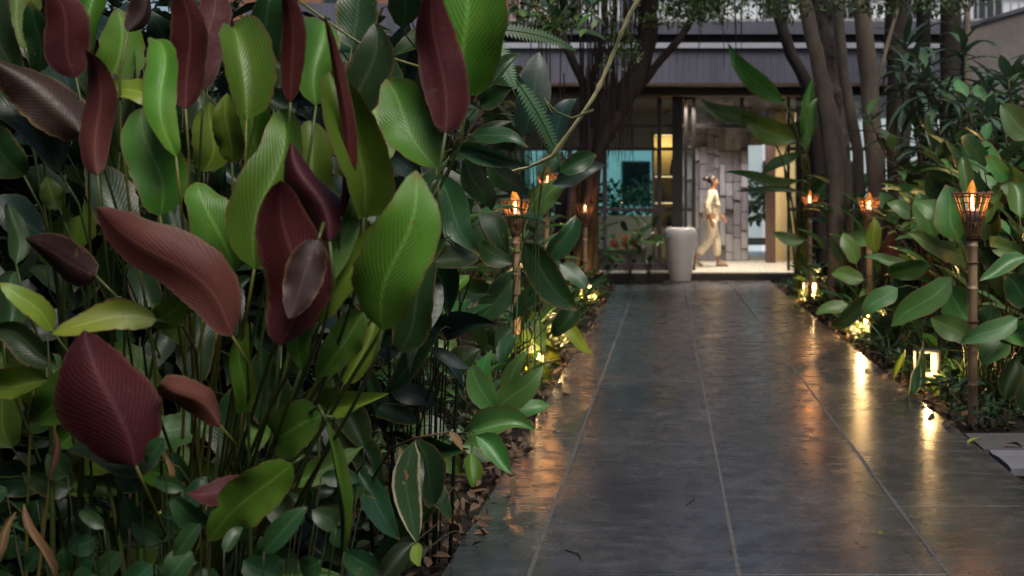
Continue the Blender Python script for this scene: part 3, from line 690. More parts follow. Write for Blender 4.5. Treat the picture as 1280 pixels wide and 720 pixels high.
# ------------------------------------------------------------------ walking person
def skinned(name, verts, edges, radii, mat, parent, root=0, sub=2):
    me = bpy.data.meshes.new(name); me.from_pydata(verts, edges, []); me.materials.append(mat)
    o = link(name, me, parent); md = o.modifiers.new('skin', 'SKIN'); md.use_smooth_shade = True
    lay = me.skin_vertices[0].data
    for i, r in enumerate(radii):
        lay[i].radius = r if hasattr(r, '__len__') else (r, r); lay[i].use_root = (i == root)
    sb = o.modifiers.new('sub', 'SUBSURF'); sb.levels = sub; sb.render_levels = sub
    return o
def chain(dic, seq, v, e, r):
    last = None
    for nme, co, rad in seq:
        if nme in dic: i = dic[nme]
        else:
            i = len(v); dic[nme] = i; v.append(co); r.append(rad)
        if last is not None and last != i: e.append((last, i))
        last = i
def person():
    t = empty('person', (tx(889, 25.4), 25.4, ZP)); tag(t, 'person in cream tunic and trousers with hair tied back, walking past the doorway', 'person')
    v, e, r, d = [], [], [], {}
    chain(d, [('pel', (0, 0, .90), (.10, .14)), ('sp', (.015, 0, 1.06), (.085, .115)), ('ch', (.02, 0, 1.24), (.095, .13)), ('nb', (.02, 0, 1.36), (.05, .06)), ('nk', (.03, 0, 1.41), .045),
              ('jaw', (.055, 0, 1.465), (.062, .055)), ('hd', (.045, 0, 1.53), (.088, .072)), ('top', (.035, 0, 1.60), (.05, .045))], v, e, r)
    for s, kn, an, to, q in ((1, (.10, .09, .48), (.11, .09, .10), (.27, .09, .035), 'l'), (-1, (-.02, -.09, .50), (-.27, -.09, .17), (-.20, -.09, .035), 'r')):
        chain(d, [('pel', 0, 0), ('hip'+q, (0, s*.085, .83), .085), ('kn'+q, kn, .055), ('an'+q, an, .034), ('to'+q, to, .03)], v, e, r)
    for s, el, wr, q in ((1, (.07, .21, 1.08), (.19, .19, .90), 'l'), (-1, (-.07, -.215, 1.07), (-.01, -.22, .84), 'r')):
        chain(d, [('ch', 0, 0), ('sh'+q, (.02, s*.165, 1.31), .055), ('el'+q, el, .038), ('wr'+q, wr, .026)], v, e, r)
        w = Vector(wr); dr = (w - Vector(el)).normalized(); palm = w + dr * .05
        chain(d, [('wr'+q, 0, 0), ('pm'+q, tuple(palm), (.034, .016))], v, e, r)
        fw = Vector((1, 0, 0)); fw = (fw - dr * fw.dot(dr)).normalized()
        for k, (of, ln) in enumerate(((-.026, .052), (-.009, .064), (.009, .068), (.026, .06))):
            b = palm + dr * .03 + fw * of; m1 = b + dr * ln * .6; m2 = m1 + dr * ln * .4 + Vector((0, -s * .014, 0))
            chain(d, [('pm'+q, 0, 0), ('f%d%s' % (k, q), tuple(b), .009), ('g%d%s' % (k, q), tuple(m1), .008), ('h%d%s' % (k, q), tuple(m2), .007)], v, e, r)
        b = palm + fw * .032 - dr * .012
        chain(d, [('pm'+q, 0, 0), ('th'+q, tuple(b), .010), ('ti'+q, tuple(b + dr * .035 + fw * .014), .008)], v, e, r)
    skinned('body', v, e, r, M['skin'], t)
    # face details
    fc = MB().tube([(.118, 0, 1.535), (.136, 0, 1.505), (.122, 0, 1.497)], [.008, .013, .008], 6); fc.build('nose', M['skin'], t)
    for s in (1, -1):
        MB().lathe([(.001, -.006), (.006, -.003), (.008, 0), (.006, .003), (.001, .006)], 8).build('eye', M['hair'], t, (.112, s*.03, 1.535))
        MB().tube([(.035, s*.072, 1.545), (.028, s*.08, 1.53), (.034, s*.075, 1.505)], [.009, .012, .007], 6).build('ear', M['skin'], t)
    MB().tube([(.112, -.02, 1.478), (.12, 0, 1.477), (.112, .02, 1.478)], .005, 5).build('mouth', M['red'], t)
    # hair with bun
    hm = MB(); hp = []
    for k in range(9):
        a = -math.pi/2 + math.pi * k / 8; hp.append((max(.001, math.cos(a)), math.sin(a)))
    def ball(c, rad, tilt):
        n0 = len(hm.v); hm.lathe(hp, 14); rm = Matrix.Rotation(tilt, 3, 'Y')
        for q in range(n0, len(hm.v)):
            p = Vector(hm.v[q]); p = Vector((p.x * rad[0], p.y * rad[1], p.z * rad[2])); p *= 1 + .05 * math.sin(q * 2.3); hm.v[q] = tuple(rm @ p + Vector(c))
    ball((.018, 0, 1.555), (.085, .08, .075), -.35); ball((-.09, 0, 1.575), (.05, .052, .045), .3); ball((-.125, .01, 1.57), (.035, .03, .025), .2)
    hm.build('hair', M['hair'], t)
    # tunic
    v, e, r, d = [], [], [], {}
    chain(d, [('hem', (0, 0, .80), (.155, .185)), ('w', (.005, 0, .98), (.125, .16)), ('sp', (.02, 0, 1.10), (.112, .14)), ('ch', (.022, 0, 1.26), (.118, .145)), ('nb', (.02, 0, 1.36), (.075, .085))], v, e, r)
    for s, el, wr, q in ((1, (.07, .21, 1.08), (.15, .195, .96), 'l'), (-1, (-.07, -.215, 1.07), (-.035, -.22, .93), 'r')):
        chain(d, [('ch', 0, 0), ('sh'+q, (.02, s*.165, 1.31), .075), ('el'+q, el, .056), ('wr'+q, wr, .048)], v, e, r)
    skinned('tunic', v, e, r, M['cloth'], t, root=1)
    v, e, r, d = [], [], [], {}
    chain(d, [('pel', (0, 0, .90), (.115, .15)), ('cr', (0, 0, .82), (.10, .13))], v, e, r)
    for s, kn, an, q in ((1, (.10, .09, .48), (.11, .09, .17), 'l'), (-1, (-.02, -.09, .50), (-.23, -.09, .23), 'r')):
        chain(d, [('cr', 0, 0), ('hip'+q, (0.01, s*.085, .74), .105), ('kn'+q, kn, .085), ('an'+q, an, .075)], v, e, r)
    skinned('trousers', v, e, r, M['cloth'], t)
    for (a, b, c) in (((.09, .09, .045), (.18, .09, .04), (.30, .09, .025)), ((-.27, -.09, .12), (-.22, -.09, .06), (-.16, -.09, .02))):
        MB().tube([a, b, c], [.04, .042, .022], 8).build('shoe', M['shoe'], t)
person()

# ------------------------------------------------------------------ plants placed leaf by leaf
def petiole(p0, p3, ldir, r0=0.008, r1=0.004, n=7, lift=0.5, sag=0.16):
    p0, p3 = Vector(p0), Vector(p3); L = (p3 - p0).length
    return bez(p0, p0 + Vector(((p3.x - p0.x) * 0.12, (p3.y - p0.y) * 0.12, (p3.z - p0.z) * lift)), p3 - Vector(ldir).normalized() * L * sag, p3, n), [r0 + (r1 - r0) * i / n for i in range(n + 1)]
MAROON = {'maroon', 'russet', 'umber'}
def hero_plant(name, label, cat, base, leaves, d, group=None, kind='paddle', stem='stem', seed=0, faces=1.0, r0=0.0055, hi=True, sag=0.16, back=0.3, canes=0):
    """leaves: (bx, by, tx, ty, width, material, [depth offset, [depth lean]]) in photo pixels at about distance d"""
    rg = random.Random(seed); t = empty(name, base); tag(t, label, cat, group)
    cl = []
    if canes:
        xs_ = [P(q[0], q[1], d).x - base[0] for q in leaves]; zs_ = [P(q[0], q[1], d).z for q in leaves]
        for k in range(canes):
            cx = min(xs_) + (max(xs_) - min(xs_)) * (k + .5) / canes; cl.append((cx, .25 + rg.uniform(-.05, .2)))
            MB().tube([(cx + rg.uniform(-.05, .05), cl[-1][1], 0), (cx, cl[-1][1], max(zs_) * .5), (cx + rg.uniform(-.03, .03), cl[-1][1], max(zs_))], [.008, .006, .003], 6).build('stem', M[stem], t)
    for k, q in enumerate(leaves):
        bx, by, ex, ey, w, m = q[:6]; dd = d + (q[6] if len(q) > 6 else rg.uniform(-0.25, 0.25)); lean = q[7] if len(q) > 7 else rg.uniform(-0.10, 0.10)
        a = P(bx, by, dd); b = P(ex, ey, dd + lean); L = (b - a).length; W = w * dd / F
        view = Vector((0, 0, EYE)) - (a + b) / 2; view.normalize()
        nh = view + Vector((rg.uniform(-0.35, 0.35), 0, rg.uniform(0.0, 0.5)))
        kd = q[8] if len(q) > 8 else kind
        if m in MAROON:
            mats = [M['green'], M[m]]; nh = -nh + Vector((0, 0, 0.3))
            dr = rg.uniform(-0.6, 0.8)
        elif m in ('green', 'bright', 'lime') and hi: mats = [M[m], M['maroon' if m == 'green' and rg.random() < 0.5 else 'deep']]; dr = rg.uniform(0.1, 1.1)
        else: mats = M[m]; dr = rg.uniform(0.1, 0.7)
        cosf = max(0.45, nh.normalized().dot(view) if m not in MAROON else -nh.normalized().dot(view))
        fold = rg.uniform(0.08, 0.42) if rg.random() < .6 else rg.uniform(.5, .95)
        me = leaf_mesh('leaf', L * 1.03, W / math.cos(fold * .8) * 1.0, kd, mats, 18 if hi else 8, 3 if hi else 2, dr, fold, rg.uniform(0.08, 0.3), rg.uniform(-0.55, 0.55), seed * 100 + k, 0.06, rg.uniform(-0.9, 0.9))
        o = link('leaf', me, t); o.matrix_local = Matrix.Translation(a - Vector(base)) @ orient(b - a, nh)
        sp = Vector((rg.uniform(-0.09, 0.09), rg.uniform(0.0, 0.12) + back, 0))
        if cl:
            al = a - Vector(base); cx, cy = min(cl, key=lambda c_: abs(c_[0] - al.x)); sp = Vector((cx, cy, max(0, al.z - .1)))
            MB().tube(bez(sp, sp.lerp(al, .4) + Vector((0, 0, .03)), al - (b - a) * .15, al, 4), r0, 4, caps=False).build('stem', M[stem], t); continue
        pts, rd = petiole(sp, a - Vector(base), b - a, r0, r0 * 0.6, 8, sag=sag)
        MB().tube(pts, rd, 6).build('stem', M[stem if rg.random() < 0.8 else 'stem'], t)
    return t
def gnd(px, d, z=-0.03): return (tx(px, d), d, z)

A = [(45,92,40,5,38,'deep',.25),(112,75,104,-45,66,'green',.2),(95,97,62,-15,60,'maroon',.1),(122,219,104,60,44,'russet',-.1),(100,165,-4,78,78,'umber',.0),
     (75,215,-22,105,52,'deep',.1),(188,128,130,104,36,'lime',.3),(120,345,35,300,56,'umber',-.1),(60,475,-14,478,46,'bright',0),(108,462,36,527,58,'green',-.1),
     (70,455,-10,412,40,'deep',.1),(65,413,3,353,32,'lime',-.1),(75,262,58,222,30,'green',.3),(88,226,100,270,26,'deep',.3),(20,330,10,255,34,'sage',.2),(5,420,20,335,44,'sage',.3),
     (30,220,-20,150,50,'deep',.35),(150,190,165,60,60,'deep',.45),(20,90,-10,-30,60,'deep',.4)]
hero_plant('prayer_plant', 'broad-leaved plant with umber and maroon leaf backs below the dark trunk', 'plant', gnd(60, 3.85), A, 3.65, seed=1, stem='stem')
B = [(308,150,300,8,76,'green',.1),(232,136,214,-22,60,'maroon',.15),(255,112,266,-28,52,'maroon',.3),(220,196,200,23,46,'bright',-.05),(200,270,180,128,72,'green',0),
     (290,203,283,120,40,'bright',.05),(318,336,352,128,84,'green',-.15),(292,342,250,222,74,'green',0),(290,420,128,260,74,'russet',-.2),(170,582,108,418,122,'maroon',-.25),
     (275,532,192,476,46,'russet',-.15),(196,400,66,412,42,'lime',-.15),(188,408,229,362,36,'lime',-.1),(303,516,308,408,34,'bright',-.05),(200,575,85,560,60,'deep',-.1),
     (312,602,234,618,34,'maroon',-.2),(240,330,205,240,40,'deep',.3),(160,300,110,200,60,'deep',.4),(330,90,340,-20,50,'deep',.45),(160,40,190,-40,40,'umber',.4)]
hero_plant('prayer_plant', 'broad-leaved plant with a wide wine-red leaf back and folded lime leaf low down', 'plant', gnd(170, 3.7), B, 3.55, seed=2, stem='stemy')
D = [(363,128,352,-18,32,'maroon',0),(395,132,404,14,58,'green',.2),(454,272,424,86,80,'green',-.1),(427,270,411,22,20,'maroon',-.16),(545,210,488,90,72,'green',0),
     (557,166,545,-14,62,'maroon',-.05),(584,122,560,-64,98,'bright',.1),(478,413,508,216,90,'bright',-.38),(398,402,486,260,42,'bright',-.1),(376,462,446,238,44,'green',-.15),
     (412,302,364,176,64,'maroon',-.2),(350,432,350,228,92,'maroon',-.25),(398,300,362,395,50,'umber',-.28),(366,580,260,676,64,'bright',-.2),(402,520,320,548,70,'green',-.1),
     (408,526,437,718,36,'green',-.15,.05,'lance'),(455,390,395,470,46,'green',.1),(330,330,300,230,50,'deep',.3),(440,150,470,30,60,'deep',.4),(500,330,520,240,50,'deep',.35)]
hero_plant('prayer_plant', 'tall broad-leaved plant leaning over the path, glossy green with upright wine-red backs', 'plant', gnd(215, 3.55), D, 3.45, seed=3, stem='stem', r0=0.0065)
rf = random.Random(91)
E = []
for bx, by, ex, ey in ((140,290,150,180),(255,215,262,130),(330,215,318,60),(400,250,385,150),(470,210,455,90),(60,330,95,240),(15,560,-10,470),(140,480,110,395),(245,480,262,380),(350,540,330,440),(430,480,470,390),(500,440,540,330),(455,560,415,470),(230,600,180,640),(90,610,30,590),(130,120,150,10),(440,60,450,-40),(30,60,10,-40),(385,640,330,600),(480,380,440,300),(300,580,290,480),(150,640,110,560)):
    E.append((bx, by, ex, ey, rf.uniform(42, 62), rf.choice(('green', 'green', 'deep', 'bright', 'deep')), rf.uniform(-.15, .25)))
E2 = []
for k in range(40):
    bx, by = rf.uniform(-10, 400), rf.uniform(430, 740); a_ = rf.uniform(-.6, 3.7); L_ = rf.uniform(70, 130)
    E2.append((bx, by, bx + L_ * math.cos(a_), by - L_ * .75 * math.sin(a_), rf.uniform(32, 50), rf.choice(('green', 'deep', 'bright', 'green', 'bed')), rf.uniform(-.2, .3)))
hero_plant('arching_plant', 'mid-green arching plant low among the stems of the near clump', 'plant', gnd(240, 4.35), E2, 4.1, seed=32, stem='stem', r0=0.003, kind='lance', canes=6)
hero_plant('prayer_plant', 'green broad-leaved plant filling in behind the maroon-backed leaves', 'plant', gnd(250, 4.3), E, 4.1, seed=31, stem='stemd', r0=0.004)
for fi, (x0, x1, lab) in enumerate(((-20, 140, 'dark leafy undergrowth plant behind the umber-backed leaves'), (120, 290, 'dark leafy undergrowth plant behind the wide wine-red leaf'), (270, 430, 'dark leafy undergrowth plant behind the upright wine-red leaves'), (410, 560, 'dark leafy undergrowth plant behind the leaning bright leaves'))):
    LV = []
    for k in range(56):
        bx = rf.uniform(x0, x1); by = rf.uniform(20, 700); a = rf.uniform(0, 6.28); L = rf.uniform(70, 130)
        LV.append((bx, by, bx + L * math.cos(a) * .8, by - L * math.sin(a) * .8 + 25, rf.uniform(28, 48), rf.choice(('deep', 'gloss', 'blue', 'deep', 'mass')), rf.uniform(-.3, .5), rf.uniform(-.2, .2)))
    hero_plant('undergrowth_plant', lab, 'plant', gnd((x0 + x1) / 2, 4.9), LV, 4.75, kind='lance', seed=200 + fi, hi=False, r0=.003, stem='stemd', canes=5)
# bare stems at the foot of the clump
rg = random.Random(21)
st = empty('cane_clump', gnd(190, 3.75)); tag(st, 'clump of bare olive and brown stems under the wine-red leaf', 'plant')
for k in range(15):
    px = rg.uniform(-30, 345); dd = rg.uniform(3.5, 4.15); b0 = P(px, 250, dd); b0.z = -0.03
    tp = P(px + rg.uniform(-45, 45), rg.uniform(390, 560), dd + rg.uniform(-.1, .15)); o0 = Vector(st.location)
    pts = bez(b0 - o0, b0 - o0 + Vector((0, 0, 0.25)), tp - o0 - Vector((rg.uniform(-.04, .04), 0, .15)), tp - o0, 6)
    m = rg.choice(('stemy', 'stem', 'stem', 'stemb', 'stemy'))
    w_ = rg.uniform(.004, .0075); MB().tube(pts, [w_, w_, w_ * 1.25, w_ * .9, w_ * .85, w_ * .7, .0008], 6).build('stem', M[m], st)
for bx, by, ex, ey, w in ((30, 630, 70, 740, 22), (70, 540, 62, 610, 12), (205, 560, 212, 610, 14), (20, 640, -20, 720, 18)):
    a, b = P(bx, by, 3.45), P(ex, ey, 3.4)
    me = leaf_mesh('dead_leaf', (b-a).length, w * 3.45 / F, 'lance', M['dead'], 8, 2, 0.9, 0.9, 0.5, 1.2, bx)
    o = link('dead_leaf', me, st); o.matrix_local = Matrix.Translation(a - Vector(st.location)) @ orient(b - a, (0.2, -1, 0.4))
# small glossy vine at the foot
V = [(228,612,196,600,26),(225,640,252,600,34),(250,655,218,690,32),(262,655,215,628,40),(365,655,335,610,44),(330,690,372,640,40),(305,700,345,725,40),(240,690,210,720,46),(280,690,300,660,22),
     (205,548,180,575,30),(215,565,235,600,30),(150,690,120,720,34),(110,640,95,670,22),(355,700,300,712,38),(130,660,100,640,22),(420,660,395,640,36),(430,690,470,720,40),(400,700,380,722,40),(120,720,90,740,40),(190,705,160,735,40),(265,735,310,742,46)]
for k in range(46):
    bx, by = rg.uniform(-10, 460), rg.uniform(585, 730); a_ = rg.uniform(0, 6.28); L_ = rg.uniform(30, 52); V.append((bx, by, bx + L_ * math.cos(a_), by + L_ * .7 * math.sin(a_), rg.uniform(28, 42)))
t = empty('glossy_vine', gnd(260, 3.3)); tag(t, 'low vine with small glossy pleated leaves at the foot of the stems', 'plant')
for k, (bx, by, ex, ey, w) in enumerate(V):
    dd = (3.3 if k < 21 else 3.6) + rg.uniform(-.15, .3); a, b = P(bx, by, dd), P(ex, ey, dd + rg.uniform(-.03, .03))
    me = leaf_mesh('leaf', (b-a).length * 1.15, w * dd / F * 0.85, 'ovate', M['gloss'], 8, 2, 0.5, 0.25, 0.1, 0, k)
    o = link('leaf', me, t); o.matrix_local = Matrix.Translation(a - Vector(t.location)) @ orient(b - a, (rg.uniform(-.5, .5), -1, rg.uniform(.05, .45)))
    p = a - Vector(t.location); pts = bez(Vector((p.x * .7, p.y * .6, 0)), Vector((p.x * .8, p.y * .7, p.z * .5)), p - Vector((0, 0, .04)), p, 5)
    MB().tube(pts, .0018, 5).build('stem', M['stemd'], t)

# fingered dark plant between the clump and the first torch
S = [(590,168,657,182,26,'gloss',0),(565,186,658,205,30,'gloss',-.1),(608,198,661,247,30,'gloss',0),(582,196,622,266,36,'gloss',-.1),(546,218,600,312,44,'gloss',-.15),(526,280,586,322,28,'gloss',.1),
     (526,296,558,392,40,'gloss',-.1),(598,266,640,314,32,'deep',.1),(586,344,556,378,22,'bright',0),(560,200,640,150,26,'deep',.3),(545,230,530,330,30,'blue',.3),(600,130,640,110,30,'deep',.3),(585,120,650,60,36,'deep',.4)]
hero_plant('fingered_shrub', 'dark glossy shrub with drooping finger-like leaves before the torches', 'plant', gnd(500, 5.0), S, 4.8, kind='lance', seed=4, hi=False, r0=0.004, stem='stemd', sag=0.1)
S = [(533,438,587,488,30,'blue',0),(536,434,590,460,18,'blue',-.1),(484,475,547,512,28,'blue',0),(452,474,486,536,38,'blue',.1),(440,540,482,612,46,'deep',-.2),(470,470,430,520,36,'blue',.2),
     (520,470,500,540,30,'deep',.2),(500,440,455,420,30,'blue',.2),(500,430,540,400,24,'deep',.2),(470,560,440,640,36,'deep',-.1),(480,540,520,590,34,'deep',.1),(470,490,460,560,30,'blue',.05)]
hero_plant('fingered_shrub', 'low blue-green shrub with narrow glossy leaves above the pale-edged hanging leaf', 'plant', gnd(480, 5.3), S, 5.1, kind='lance', seed=5, hi=False, r0=0.004, stem='stemd', sag=0.1)
S = [(576,448,522,404,40,'bed',.2),(588,453,626,526,34,'bed',-.1),(619,516,674,458,38,'bed',0),(582,541,668,533,34,'bed',-.2),(578,557,627,567,32,'bed',-.25),(534,554,578,596,34,'bed',-.2),(590,566,592,614,26,'green',-.3),
     (560,470,545,430,30,'bed',.2),(625,500,660,440,24,'bed',.3),(600,520,645,500,26,'bed',.1),(560,540,510,520,30,'deep',0),(600,500,615,440,26,'bed',.3),(550,580,520,620,26,'deep',-.2),(640,515,690,505,24,'bed',.1),(595,545,640,590,28,'bed',-.3)]
hero_plant('lance_leaved_plant', 'bushy plant with ribbed lance-shaped green leaves overhanging the path edge', 'plant', gnd(585, 7.2), S, 7.0, kind='lance', seed=6, hi=False, r0=0.004, stem='stemd')
S = [(654,304,720,386,42,'deep',0),(685,324,721,270,30,'gloss',.2),(668,278,707,220,30,'bed',-.2),(640,330,600,300,36,'deep',.2),(690,340,640,400,30,'gloss',.3),(620,380,560,350,40,'deep',.4),(600,400,640,350,36,'gloss',.3),
     (640,410,600,440,30,'gloss',.2),(700,330,735,360,26,'gloss',.6),(580,340,560,280,36,'deep',.6),(610,330,590,250,34,'deep',.8),(720,380,690,420,30,'deep',.4)]
hero_plant('broad_leaved_plant', 'plant with long dark leaves arching in front of the two flaming torches', 'plant', gnd(640, 10.0), S, 9.8, seed=7, hi=False, r0=0.004, stem='stemd')
S = [(697,404,743,441,18,'lime',0),(672,400,682,440,20,'spotted',0),(660,410,640,450,20,'spotted',.1),(680,430,700,460,18,'spotted',.1),(650,440,670,470,18,'spotted',0),(690,440,660,420,16,'spotted',.2),(665,450,690,480,16,'spotted',-.1)]
hero_plant('spotted_plant', 'yellow-green spotted plant lit by the lantern under the torch', 'plant', gnd(672, 10.6), S, 10.5, kind='lance', seed=8, hi=False, r0=0.004, stem='stemd')
S = [(655,170,672,62,44,'blue',0),(690,180,720,120,30,'blue',.4),(640,110,604,60,34,'deep',0),(655,105,602,90,26,'deep',-.2),(640,190,610,120,40,'deep',.5),(700,215,745,190,26,'deep',1.0),(690,230,760,205,20,'blue',1.5)]
hero_plant('broad_leaved_plant', 'plant with one tall dark bluish upright leaf below the fern', 'plant', gnd(650, 8.2), S, 8.0, seed=9, hi=False, r0=0.004, stem='stemd')
# pale-edged hanging leaf on a bare twig
t = empty('twig', gnd(430, 4.9)); tag(t, 'bare brown twig carrying one hanging leaf with pale margin', 'branch')
pts = [Vector(P(*q)) - Vector(t.location) for q in ((430, 760, 4.9), (440, 640, 4.8), (490, 560, 4.4), (518, 548, 4.15), (560, 540, 4.15))]
MB().tube(pts, [.006, .005, .004, .004, .003], 6).build('stem', M['stemb'], t)
for bx, by, ex, ey, w, m in ((518, 551, 521, 680, 36, 'varieg'), (521, 678, 524, 708, 16, 'spotted'), (562, 540, 578, 562, 10, 'dead'), (500, 560, 508, 600, 10, 'dead')):
    a, b = P(bx, by, 4.15), P(ex, ey, 4.13)
    me = leaf_mesh('leaf', (b-a).length, w*4.15/F, 'paddle', M[m], 7, 2, 0.2, 0.12, 0.05, 0.1, bx); o = link('leaf', me, t)
    o.matrix_local = Matrix.Translation(a - Vector(t.location)) @ orient(b - a, (0.2, -1, 0.2))

# leaves by the pale-poled torch, across the path
S = [(1209,242,1203,196,24,'sage',.25),(1200,300,1180,230,42,'bed',.2),(1172,273,1142,249,28,'bed',.3),(1143,270,1109,252,20,'sage',.6),(1133,326,1080,320,18,'sage',.5),(1122,360,1075,394,28,'sage',.3),
     (1189,346,1116,406,36,'bed',-.1),(1190,322,1138,290,24,'bed',.4),(1216,332,1152,306,28,'bed',.35),(1214,402,1180,362,50,'bed',.25),(1185,200,1180,178,24,'deep',.5),(1160,330,1110,345,30,'bed',.5),(1150,390,1115,350,30,'deep',.5),(1165,300,1150,240,34,'bed',.6),(1195,260,1160,215,30,'deep',.6)]
hero_plant('broad_leaved_plant', 'broad-leaved plant with a long leaf reaching out before the pale-poled torch', 'plant', gnd(1238, 9.3), S, 8.75, seed=10, hi=False, kind='paddle')
S = [(1210,426,1166,396,34,'bed',-.1),(1272,398,1203,426,28,'sage',-.3),(1284,322,1226,350,30,'sage',-.2),(1278,318,1236,295,24,'bed',.1),(1275,272,1266,228,44,'bed',.1),(1262,222,1236,196,24,'bed',.3),(1254,420,1228,452,40,'bed',-.2),
     (1270,450,1258,500,38,'deep',-.2),(1285,380,1262,345,40,'deep',0),(1240,300,1222,250,34,'deep',.3),(1290,250,1250,200,40,'bed',.3),(1230,280,1250,230,30,'bed',.3),(1290,430,1250,400,40,'bed',-.2),(1285,470,1290,520,36,'deep',-.2),(1250,340,1225,310,30,'deep',.2),(1240,380,1225,420,34,'deep',.2),(1290,170,1255,130,40,'sage',.2)]
hero_plant('broad_leaved_plant', 'broad-leaved plant spreading over the stone side slabs', 'plant', gnd(1268, 8.9), S, 8.5, seed=12, hi=False)
S = [(1095,316,1094,273,20,'bright',0),(1112,330,1118,290,22,'russet',.2),(1105,370,1033,412,24,'deep',-.3),(1080,350,1040,340,24,'bed',.3),(1060,380,1020,390,20,'bed',.3),(1130,400,1085,420,24,'deep',0),(1100,300,1060,290,22,'sage',.5),(1070,330,1055,290,22,'bed',.5),(1120,280,1100,240,24,'sage',.7)]
hero_plant('broad_leaved_plant', 'plant with one bright upright leaf and a dark drooping one by the dark-poled torch', 'plant', gnd(1105, 12.6), S, 12.4, seed=13, hi=False)
S = [(1156,490,1152,430,16,'varieg',-.1,-.05,'lance'),(1130,440,1118,475,10,'lime',0,0,'lance'),(1150,455,1132,500,14,'varieg',-.15,0,'lance'),(1160,470,1180,500,12,'lime',.1,0,'lance')]
hero_plant('spotted_plant', 'small spotted plant with a yellow leaf beside the bright lantern', 'plant', gnd(1148, 9.9), S, 9.85, seed=14, hi=False, r0=0.004)
# banana plant by the doorway
S = [(980,130,911,55,30,'banana',0),(952,160,876,122,24,'sage',.2),(996,176,926,140,34,'banana',.1),(1003,225,905,214,14,'sage',-.2),(1000,190,950,222,16,'sage',.3),(1006,192,1016,96,24,'banana',.2),(1012,172,1024,118,18,'banana',-.1),
     (1000,240,920,236,14,'deep',0),(1010,270,1042,205,26,'deep',.2),(1006,300,965,290,18,'sage',-.3),(985,180,1000,150,30,'deep',.3)]
hero_plant('banana_plant', 'banana plant with long upright paddle leaves in front of the doorway', 'plant', gnd(1004, 19.7), S, 19.5, kind='lance', seed=15, hi=False, r0=0.02, stem='stem')

# ------------------------------------------------------------------ repeated plants: species prototypes
def proto_leaves(name, n, hmin, hmax, L, W, kind, mats, seed, spread=0.5, erect=0.5, droop=0.6, pr=0.006, nv=6, nmesh=7, stem='stemd', two=None):
    rg = random.Random(seed); t = empty(name)
    ms = {}
    for k in range(n):
        m = mats[k % len(mats)]; key = (m, k % nmesh)
        if key not in ms:
            mm = [M[m], M[two]] if two and m in ('green', 'bright', 'bed') else M[m]
            ms[key] = leaf_mesh('leaf', 1.0, W / L * rg.uniform(.72, 1.2), kind, mm, nv, 1 if nv < 8 else 2, droop * rg.uniform(0.5, 1.5), rg.uniform(0.15, 0.4), rg.uniform(0, 0.15), rg.uniform(-0.3, 0.3), seed * 31 + k)
        az = k * 2.4 + rg.uniform(-0.4, 0.4); h = rg.uniform(hmin, hmax); rr = spread * rg.uniform(0.35, 1.0) * (1 - 0.35 * (h - hmin) / max(hmax - hmin, .01))
        b = Vector((rr * math.cos(az), rr * math.sin(az), h)); elv = erect + rg.uniform(-0.45, 0.35)
        dr = Vector((math.cos(az) * math.cos(elv), math.sin(az) * math.cos(elv), math.sin(elv)))
        ll = L * rg.uniform(0.5, 1.2)
        o = link('leaf', ms[key], t); nh = Vector((-math.cos(az) * math.sin(elv), -math.sin(az) * math.sin(elv), math.cos(elv))) + Vector((rg.uniform(-.3, .3), rg.uniform(-.3, .3), 0))
        o.matrix_local = Matrix.Translation(b) @ orient(dr, nh) @ Matrix.Diagonal((ll, ll, ll, 1))
        pts, rd = petiole((rg.uniform(-.04, .04), rg.uniform(-.04, .04), 0), b, dr, pr, pr * 0.5, 5)
        MB().tube(pts, rd, 5, caps=False).build('stem', M[stem], t)
    return t
def proto_shrub(name, seed, nbr, h, L, W, mats, per, kind='lance', whorl=True, wood='stemb', droop=0.5, spread=0.35):
    """woody stems ending in whorls of leaves"""
    rg = random.Random(seed); t = empty(name); ms = [leaf_mesh('leaf', 1.0, W / L, kind, M[mats[i % len(mats)]], 5, 1, droop * rg.uniform(.6, 1.4), rg.uniform(.15, .4), 0.05, rg.uniform(-.2, .2), seed * 17 + i) for i in range(4)]
    for b in range(nbr):
        az = b * 2.4 + rg.uniform(-.3, .3); hh = h * rg.uniform(0.55, 1.05); rr = spread * rg.uniform(.3, 1.0)
        tip = Vector((rr * math.cos(az), rr * math.sin(az), hh)); pts = bez(Vector((rg.uniform(-.05, .05), rg.uniform(-.05, .05), 0)), Vector((tip.x * .15, tip.y * .15, hh * .5)), tip - Vector((tip.x * .3, tip.y * .3, hh * .2)), tip, 6)
        MB().tube(pts, [.012 - .001 * i for i in range(7)], 5, caps=False).build('stem', M[wood], t)
        for k in range(per):
            a = k * 2.4 + b; s = 1 - 0.42 * (k / per) if not whorl else 1 - 0.22 * (k / per)
            i = min(5, int(s * 6)); p = pts[i].lerp(pts[i+1], s * 6 - i); elv = (0.9 - 1.5 * k / per) if whorl else rg.uniform(-.2, .7)
            dr = Vector((math.cos(a) * math.cos(elv), math.sin(a) * math.cos(elv), math.sin(elv))); ll = L * rg.uniform(.65, 1.1)
            o = link('leaf', ms[(k + b) % 4], t)
            o.matrix_local = Matrix.Translation(p) @ orient(dr, Vector((-math.cos(a) * math.sin(elv), -math.sin(a) * math.sin(elv), math.cos(elv)))) @ Matrix.Diagonal((ll, ll, ll, 1))
    return t
